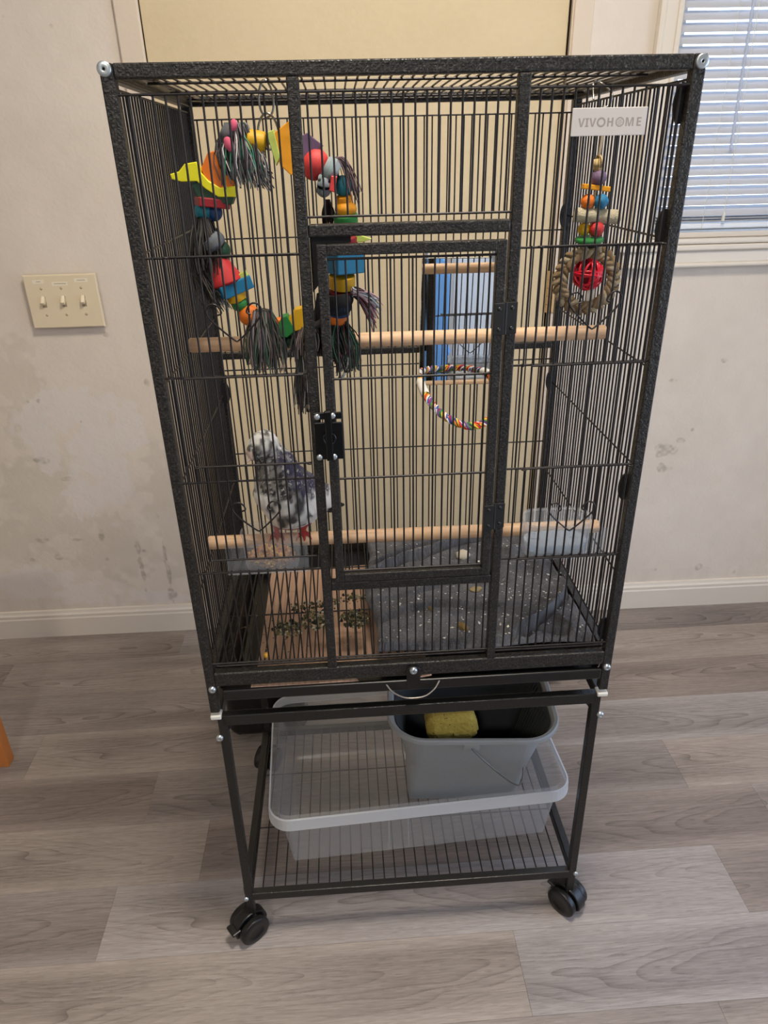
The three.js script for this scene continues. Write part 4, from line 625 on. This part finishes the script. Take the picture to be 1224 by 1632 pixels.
{
  const ridges = []; const rg = (pts, amp, w, one) => ridges.push([pts.map(([u, v]) => PY(u, v, 0.615)), amp, w, one]);
  rg([[596, 918], [640, 893], [690, 880], [730, 866], [770, 858]], 0.011, 0.010, 1); rg([[650, 860], [700, 857], [760, 852]], 0.008, 0.012, 0); rg([[812, 880], [840, 872], [856, 858]], 0.010, 0.010, 0);
  rg([[880, 878], [898, 905], [905, 930]], 0.006, 0.010, 0); rg([[904, 930], [896, 955], [862, 990], [838, 1010]], 0.011, 0.008, 1); rg([[890, 985], [915, 1010], [950, 1035]], 0.010, 0.007, 0);
  rg([[600, 990], [640, 975], [700, 962], [780, 968]], 0.006, 0.010, 1); rg([[596, 960], [650, 948], [700, 935]], 0.004, 0.009, 1); rg([[600, 905], [650, 880], [700, 868]], 0.006, 0.006, 1); rg([[850, 870], [885, 890], [902, 915]], 0.005, 0.008, 1); rg([[800, 1020], [850, 1000], [900, 1005]], 0.006, 0.008, 1); rg([[596, 1012], [622, 1030], [690, 1040]], 0.004, 0.01, 0); rg([[850, 890], [870, 930], [880, 960]], 0.003, 0.012, 0); rg([[640, 1000], [680, 985], [760, 990]], 0.003, 0.01, 0);
  const hgt = (x, z) => {
    let y = 0.6105 + 0.006 * n3(x * 22, 3, z * 22) + 0.004 * n3(x * 48, 8, z * 48) + 0.0018 * n3(x * 130, 2, z * 130);
    for (const [pts, amp, w, one] of ridges) { let best = 1, side = 0; for (let k = 0; k < pts.length - 1; k++) { const ax = pts[k].x, az = pts[k].z, dx = pts[k + 1].x - ax, dz = pts[k + 1].z - az, s = THREE.MathUtils.clamp(((x - ax) * dx + (z - az) * dz) / (dx * dx + dz * dz), 0, 1), ex = x - ax - s * dx, ez = z - az - s * dz, d = Math.hypot(ex, ez); if (d < best) { best = d; side = ez; } }
      if (one) { const A = amp * 1.35; y += A * (side < 0 ? Math.exp(-best / (w * 2.6)) : Math.exp(-Math.pow(best / (w * 0.25), 2))); if (side > 0) y -= A * 0.7 * Math.exp(-Math.pow((best - w * 0.55) / (w * 0.4), 2)); }
      else y += amp * Math.exp(-Math.pow(best / w, 2)); }
    return Math.max(y, 0.6064);
  };
  const nx = 200, nz = 200, p = [], ix = [], uv = []; const X = (i, j) => { const v = j / nz, u = i / nx; const l = -0.052 + 0.010 * Math.sin(v * 9) * (0.4 + 0.6 * v) - 0.004 * n3(v * 14, 0, 0), r = 0.278 - 0.010 * v * (1 - v) - 0.012 * Math.pow(1 - v, 3); return l + (r - l) * u; }, Zf = (i, j) => { const u = i / nx; const b = -0.386 + 0.005 * Math.sin(u * 12), f = -0.020 - 0.004 * Math.sin(u * 9 + 1); return b + (f - b) * j / nz; };
  for (const top of [1, 0]) for (let j = 0; j <= nz; j++) for (let i = 0; i <= nx; i++) { const x = X(i, j), z = Zf(i, j), e = Math.min(i, nx - i, j, nz - j) / 5, rnd_ = e < 1 ? Math.sqrt(1 - (1 - e) * (1 - e)) : 1; const up = hgt(x, z); p.push(x, top ? 0.6062 + (up - 0.6062) * rnd_ : 0.6052, z); uv.push(x, z); }
  const N = (nx + 1) * (nz + 1); for (let j = 0; j < nz; j++) for (let i = 0; i < nx; i++) { const a = j * (nx + 1) + i, b = a + 1, c = a + nx + 1, d = c + 1; ix.push(a, c, b, b, c, d, N + a, N + b, N + c, N + b, N + d, N + c); }
  const edge = (a, b) => ix.push(a, b, N + a, b, N + b, N + a); for (let i = 0; i < nx; i++) { edge(i, i + 1); edge(nz * (nx + 1) + i + 1, nz * (nx + 1) + i); } for (let j = 0; j < nz; j++) { edge((j + 1) * (nx + 1), j * (nx + 1)); edge(j * (nx + 1) + nx, (j + 1) * (nx + 1) + nx); }
  const g = new THREE.BufferGeometry(); g.setAttribute('position', new THREE.Float32BufferAttribute(p, 3)); g.setAttribute('uv', new THREE.Float32BufferAttribute(uv, 2)); g.setIndex(ix); g.computeVertexNormals();
  const terry = tex(256, 256, (u, v) => { const x = 255 * (0.5 * vn(u * 64, v * 64, 64, 64, 81) + 0.5 * vn(u * 120, v * 120, 120, 120, 82)); return [x, x, x]; }, false);
  const tcol = tex(512, 512, (u, v) => { const a = (vn(u * 9, v * 9, 9, 9, 83) - 0.5) * 26, b = (vn(u * 150, v * 150, 150, 150, 84) - 0.5) * 26, c = vn(u * 240, v * 240, 240, 240, 85) > 0.93 ? 40 : 0; return [92 + a + b + c, 92 + a + b + c, 95 + a + b + c]; });
  solo('towel', g, M({ map: rep(tcol, 5, 5), roughness: 0.95, sheen: 0.35, sheenRoughness: 0.6, sheenColor: 0x8a8c92, bumpMap: rep(terry, 14, 14), bumpScale: 0.0012 }), 'dark grey towel spread over the right half of the cage floor', 'towel');
  // lint, husks and droppings lying on the towel
  const a = new Acc(); for (let i = 0; i < 760; i++) { const x = rr(-0.045, 0.272), z = rr(-0.37, -0.026); const w = Math.pow(rnd(), 3); if (x < 0.12 && rnd() < 0.45) continue; a.chip(V(x, hgt(x, z) + 0.0006, z), 0.0008 + 0.003 * w, 0.0005, 0.0008 + 0.0014 * w, new THREE.Euler(rr(-0.3, 0.3), rr(0, 6), rr(-0.3, 0.3)), lin(['#d8d6d0', '#c9c8c6', '#b8b6b0', '#e2dcc8'][i % 4])); }
  solo('lint', a.build(true), M({ vertexColors: true, roughness: 0.9 }), 'white lint and husk flecks scattered over the dark grey towel', 'lint', null, 'stuff');
  const lump = (name, u, v, sx, sy, sz, col, label, ry = 0) => { const c = PY(u, v, 0.617); const y = hgt(c.x, c.z); const g2 = new THREE.IcosahedronGeometry(1, 3), q = g2.attributes.position; for (let i = 0; i < q.count; i++) { const s = 1 + 0.35 * (n3(q.getX(i) * 2.5 + u, q.getY(i) * 2.5, q.getZ(i) * 2.5) - 0.5); q.setXYZ(i, q.getX(i) * s * sx, q.getY(i) * s * sy, q.getZ(i) * s * sz); } const h = mergeVertices(g2); h.computeVertexNormals(); const m = solo(name, h, M({ color: col, roughness: 0.9, bumpMap: rep(grainBump, 1, 1), bumpScale: 0.001 }), label, 'food scrap'); m.position.set(c.x, y + sy * 0.75, c.z); m.rotation.y = ry; return m; };
  lump('food_scrap', 738, 889, 0.0125, 0.0085, 0.011, 0xd9ceb8, 'round cream lump on the towel behind the cage door bottom');
  lump('food_scrap', 758, 941, 0.0105, 0.004, 0.007, 0xa8946a, 'pale yellow crumbled scrap on the middle of the towel', 0.2);
  lump('food_scrap', 738, 1000, 0.0055, 0.005, 0.0115, 0x8d7440, 'brown and yellow elongated scrap towards the towel front', 0.5);
  lump('food_scrap', 687, 976, 0.0028, 0.003, 0.0085, 0x84754a, 'small olive sliver on the towel left of the brown scrap', 0.4);
  // litter on the grate and the cardboard
  const b = new Acc(), lc = ['#3a3a26', '#4c4a2e', '#2b2a20', '#5e5836', '#7c7048', '#a9a48e', '#8f8a70', '#4a4230', '#6e6340', '#20201c'].map(lin);
  const pile = (u, v, ru, rv, n, h) => { const o = PY(u, v, 0.6045), ex = PY(u + ru, v, 0.6045).x - o.x, ez = Math.abs(PY(u, v + rv, 0.6045).z - o.z); for (let i = 0; i < n; i++) { const th = rr(0, 6.28), r = Math.pow(rnd(), 0.7); const s = rr(0.0014, 0.0042); b.chip(V(o.x + Math.cos(th) * r * ex, 0.6045 + h * (1 - r) * rnd() + s * 0.4, o.z + Math.sin(th) * r * ez), s, s * 0.7, s * 0.9, new THREE.Euler(rr(0, 6), rr(0, 6), rr(0, 6)), lc[Math.floor(rnd() * 10)]); } };
  pile(460, 1003, 26, 14, 190, 0.009); pile(505, 990, 28, 16, 210, 0.009); pile(480, 968, 22, 9, 40, 0.004); pile(520, 965, 26, 10, 70, 0.005); pile(565, 988, 26, 14, 240, 0.011); pile(560, 955, 32, 8, 60, 0.004); pile(600, 950, 18, 12, 60, 0.006); pile(605, 925, 22, 8, 40, 0.004); pile(520, 993, 9, 8, 26, 0.006);
  for (let i = 0; i < 90; i++) { const q = PY(rr(370, 590), rr(955, 1055), 0.604); if (q.x < -0.262 || q.z > -0.02) continue; b.chip(V(q.x, 0.6045, q.z), rr(0.0008, 0.002), 0.0007, rr(0.0008, 0.002), new THREE.Euler(0, rr(0, 6), 0), lc[Math.floor(rnd() * 10)]); }
  solo('litter', b.build(true), M({ vertexColors: true, roughness: 0.95 }), 'olive droppings and husks heaped on the grate over the cardboard', 'litter', null, 'stuff');
  const k = PY(425, 1046, 0.606); const kn = new THREE.DodecahedronGeometry(0.0045, 1); solo('corn_kernel', kn, M({ color: 0xd9a23a, roughness: 0.6 }), 'yellow kernel lying by the front left wires of the cage floor', 'food scrap').position.set(k.x, 0.608, k.z);
}

// ---------------------------------------------------------------- on the lower shelf
{
  const poly = M({ color: 0xf4f5f6, roughness: 0.27, transmission: 0.895, thickness: 0, ior: 1.4 }), polyRim = M({ color: 0xf0f2f4, roughness: 0.4, transmission: 0.60, thickness: 0, ior: 1.45 });
  const t = thing('storage_bin', 'clear plastic storage bin on the wire shelf', 'bin', [0.0165, 0.1085, -0.194]); t.rotation.y = R(2.9);
  const hx = 0.265, hz = 0.155;
  part('bin_body', vessel(hx, hz, 0.035, [[0.040, 0.0], [0.034, 0.001], [0.0295, 0.006], [0.012, 0.138], [0.010, 0.147], [0.0, 0.1485], [-0.001, 0.1475], [-0.002, 0.127]], 8), poly, t);
  part('bin_rim', vessel(hx, hz, 0.035, [[0.0, 0.1495], [-0.003, 0.1485], [-0.0045, 0.126], [-0.0025, 0.126]], 8, false), polyRim, t);
  for (const x of [-0.06, -0.025]) part('rib', box(0.002, 0.07, 0.003, x, 0.065, hz - 0.0195, 0.0008).rotateX(0.0), poly, t);
}
{
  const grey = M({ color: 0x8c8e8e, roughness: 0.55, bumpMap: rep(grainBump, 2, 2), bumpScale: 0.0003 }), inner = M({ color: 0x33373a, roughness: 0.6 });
  const t = thing('mop_bucket', 'grey plastic mop bucket standing in the storage bin', 'bucket', [0.134, 0.1165, -0.228]); t.rotation.y = R(-4);
  const hx = 0.152, hz = 0.118; // body leans out towards the right like a pouring lip
  const rows = [[0.062, 0.0], [0.056, 0.002], [0.050, 0.02], [0.036, 0.11], [0.018, 0.18], [0.006, 0.208], [0.002, 0.214], [-0.004, 0.2155], [-0.0065, 0.213], [-0.0065, 0.2065], [-0.004, 0.206], [-0.0035, 0.2095], [0.001, 0.2095]];
  const skew = (g) => { const p = g.attributes.position; for (let i = 0; i < p.count; i++) { const x = p.getX(i), y = p.getY(i), s = y / 0.215; const lift = x > 0 ? 0 : 0.006 * (x / hx) * (x / hx); let nx = x; nx += -0.012 * (1 - s) * (1 - s); if (x < 0) nx += (1 - s) * (-0.012); p.setXYZ(i, nx, y + lift * s, p.getZ(i)); } g.computeVertexNormals(); return g; };
  part('bucket_body', skew(vessel(hx, hz, 0.062, rows, 10)), grey, t);
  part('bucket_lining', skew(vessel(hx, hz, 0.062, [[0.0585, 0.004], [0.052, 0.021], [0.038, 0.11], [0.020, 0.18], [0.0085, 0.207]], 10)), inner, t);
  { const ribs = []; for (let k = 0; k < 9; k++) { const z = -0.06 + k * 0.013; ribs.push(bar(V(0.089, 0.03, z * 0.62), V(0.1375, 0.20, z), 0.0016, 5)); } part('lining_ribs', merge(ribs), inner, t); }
  part('handle_lug', box(0.030, 0.018, 0.006, -0.006, 0.185, hz - 0.012, 0.003), grey, t);
  part('handle_lug', box(0.030, 0.018, 0.006, -0.006, 0.185, -hz + 0.012, 0.003), grey, t);
  part('bail_handle', tube([V(-0.006, 0.185, hz - 0.006), V(0.02, 0.160, hz + 0.002), V(0.075, 0.098, hz - 0.004), V(0.088, 0.088, hz - 0.012), V(0.096, 0.095, hz - 0.03), V(0.1, 0.125, hz - 0.065)], 0.0015, 60), M({ color: 0x77746f, roughness: 0.35, metalness: 0.8 }), t);
  part('handle_grip', bar(V(0.1, 0.118, hz - 0.055), V(0.1005, 0.132, hz - 0.075), 0.0045, 12), blackPlastic, t);
  part('white_sticker', new THREE.CylinderGeometry(0.009, 0.009, 0.0012, 20).rotateZ(Math.PI / 2).scale(1, 1.7, 1).translate(-0.1265, 0.115, 0.05), whitePlastic, t);
}
{
  const g = new RoundedBoxGeometry(0.1, 0.11, 0.05, 10, 0.02), p = g.attributes.position; for (let i = 0; i < p.count; i++) { const s = (n3(p.getX(i) * 300, p.getY(i) * 300, p.getZ(i) * 300) - 0.5) * 0.0022; p.setXYZ(i, p.getX(i) + s, p.getY(i) + s, p.getZ(i) + s); } g.computeVertexNormals();
  const s = solo('sponge', uvBox(g), M({ map: tex(256, 256, (u, v) => { const n = vn(u * 30, v * 30, 30, 30, 95), m = vn(u * 12, v * 12, 12, 12, 96); const dk = n > 0.84 && m > 0.5 ? 0.5 : 1; return [190 * dk, 168 * dk, 80 * dk].map((x) => x + (n - 0.5) * 20); }), roughness: 1, bumpMap: rep(grainBump, 3, 3), bumpScale: 0.002 }), 'yellow sponge lying inside the grey mop bucket', 'sponge'); s.material.map.repeat.set(8, 8); s.position.set(0.099, 0.262, -0.232); s.rotation.set(R(62), R(4), R(4));
}
{ // low black case on the floor behind the stand
  const t = thing('storage_case', 'black rounded plastic case on the floor behind the cage stand', 'case', [-0.305, 0, -0.582]);
  part('case_body', new RoundedBoxGeometry(0.19, 0.15, 0.20, 6, 0.03).translate(0, 0.078, 0), M({ color: 0x09090a, roughness: 0.35 }), t);
  part('case_lid', new RoundedBoxGeometry(0.194, 0.03, 0.204, 5, 0.012).translate(0, 0.165, 0), M({ color: 0x0b0b0c, roughness: 0.3 }), t);
  for (const x of [-0.07, 0.07]) for (const z of [-0.07, 0.07]) part('case_foot', cyl(0.01, 0.006, 12).clone().translate(x, 0.003, z), blackRough, t);
}

// ---------------------------------------------------------------- light switches
{
  const t = thing('light_switch', 'almond wall plate with three toggle light switches', 'switch', [0, 0, 0]); onWall(t); t.position.set(-0.7355, 0.970, -0.9523);
  const alm = M({ color: 0xdccdb0, roughness: 0.35 });
  const s = new THREE.Shape(); const w = 0.0845, h = 0.0615; s.moveTo(-w, -h); s.lineTo(w, -h); s.lineTo(w, h); s.lineTo(-w, h); s.closePath();
  part('plate', uvBox(new THREE.ExtrudeGeometry(s, { depth: 0.0012, bevelEnabled: true, bevelSize: 0.0028, bevelThickness: 0.0045, bevelSegments: 4, bevelOffset: -0.0028 })), alm, t);
  for (const [i, x] of [-0.0465, 0, 0.0465].entries()) {
    part('slot', box(0.0105, 0.025, 0.0008, x, 0, 0.0059), M({ color: 0x9a8c72, roughness: 0.6 }), t);
    const tg = part('toggle', box(0.0085, 0.019, 0.012, 0, 0, 0.004, 0.0022), M({ color: 0xe4d6ba, roughness: 0.3 }), t); tg.position.set(x, i === 2 ? 0.001 : 0.001, 0.0065); tg.rotation.x = R(-38);
    for (const y of [0.0305, -0.0305]) part('plate_screw', orient(lathe([[0.0001, 0.0012], [0.002, 0.001], [0.0033, 0]], 12), V(0, 0, 1), V(x, y, 0.0057)), M({ color: 0xb8a98c, roughness: 0.4, metalness: 0.3 }), t);
    const c = document.createElement('canvas'); c.width = 128; c.height = 32; const k = c.getContext('2d'); k.fillStyle = '#e6dcc6'; k.fillRect(0, 0, 128, 32); k.fillStyle = '#9a9282'; const L = [44, 92, 74][i]; for (let q = 0; q < L; q += 7) k.fillRect(64 - L / 2 + q, 12, 5, 9 - (q % 3));
    const tx = new THREE.CanvasTexture(c); tx.colorSpace = THREE.SRGBColorSpace; const lw = [0.026, 0.036, 0.031][i]; const pg = new THREE.BoxGeometry(lw, 0.0085, 0.0004); part('paper_label', pg.translate(x + [-0.003, -0.001, 0.003][i], [0.0465, 0.041, 0.0475][i], 0.0059), M({ map: tx, roughness: 0.6 }), t);
  }
}
// ---------------------------------------------------------------- stool whose leg shows at the left edge, unseen chair and cabinet placed for the mirror reflection
{
  const wood = M({ map: tex(64, 256, (u, v) => { const s = (vn(u * 14, v * 5, 14, 5, 99) - 0.5) * 40; return [196 + s, 122 + s * 0.8, 62 + s * 0.6]; }), roughness: 0.45 });
  const t = thing('side_table', 'orange-brown wooden side table whose square leg shows at the left edge', 'table', [-1.10, 0, -0.28]);
  part('table_top', box(0.42, 0.024, 0.44, 0, 0.512, 0, 0.004), wood, t);
  for (const z of [-0.178, 0.178]) part('apron', box(0.36, 0.05, 0.016, 0, 0.475, z, 0.002), wood, t);
  for (const x of [-0.178, 0.178]) { part('apron', box(0.016, 0.05, 0.36, x, 0.475, 0, 0.002), wood, t); for (const z of [-0.178, 0.178]) { const g = box(0.036, 0.5, 0.036, 0, 0.25, 0, 0.002), p = g.attributes.position; for (let i = 0; i < p.count; i++) { const k = 0.82 + 0.18 * p.getY(i) / 0.5; p.setX(i, p.getX(i) * k); p.setZ(i, p.getZ(i) * k); } g.translate(x, 0, z); part('leg', g, wood, t); } }
}
{
  const t = thing('unseen_blue_chair', 'unseen chair shape, blue and black, placed for the cage mirror reflection', 'chair', [0.19, 0, 1.36]);
  const s = new THREE.Shape(); s.moveTo(-0.17, 0.12); s.lineTo(0.172, 0.12); s.lineTo(0.172, 0.62); s.quadraticCurveTo(0.165, 0.70, 0.10, 0.705); s.lineTo(-0.10, 0.705); s.quadraticCurveTo(-0.17, 0.70, -0.17, 0.62); s.closePath();
  const blue = M({ color: 0x74acec, roughness: 0.85 });
  part('backrest', new THREE.ExtrudeGeometry(s, { depth: 0.03, bevelEnabled: true, bevelSize: 0.006, bevelThickness: 0.006, bevelSegments: 2 }).translate(0, 0, -0.02), blue, t);
  part('seat', box(0.40, 0.05, 0.40, 0, 0.28, 0.23, 0.02), blue, t);
  for (const e of [-1, 1]) part('frame', tube([V(e * 0.02, 0.712, -0.03), V(e * 0.055, 0.68, -0.035), V(e * 0.085, 0.55, -0.04), V(e * 0.10, 0.35, -0.045), V(e * 0.11, 0.012, -0.06)], 0.014, 40, 10), blackRough, t);
  for (const e of [-1, 1]) part('leg', bar(V(e * 0.17, 0.262, 0.40), V(e * 0.19, 0, 0.44), 0.012, 10), blackRough, t);
  const c = thing('unseen_pale_cabinet', 'unseen pale cabinet shape with cream post, placed for the cage mirror reflection', 'cabinet', [0.76, 0, 2.12]);  // unseen, placed for the pale part of the mirror reflection
  const pale = M({ color: 0xe6ecf0, roughness: 0.5 });
  part('cabinet_body', box(0.60, 1.02, 0.40, 0, 0.53, 0), pale, c);
  part('door', box(0.28, 0.96, 0.016, -0.145, 0.53, -0.209), pale, c); part('door', box(0.28, 0.96, 0.016, 0.145, 0.53, -0.209), pale, c);
  part('side_post', box(0.036, 1.03, 0.42, -0.319, 0.525, 0), casingM, c); part('plinth', box(0.58, 0.02, 0.36, 0, 0.01, 0), blackRough, c);
}
renderer.render(scene, camera);
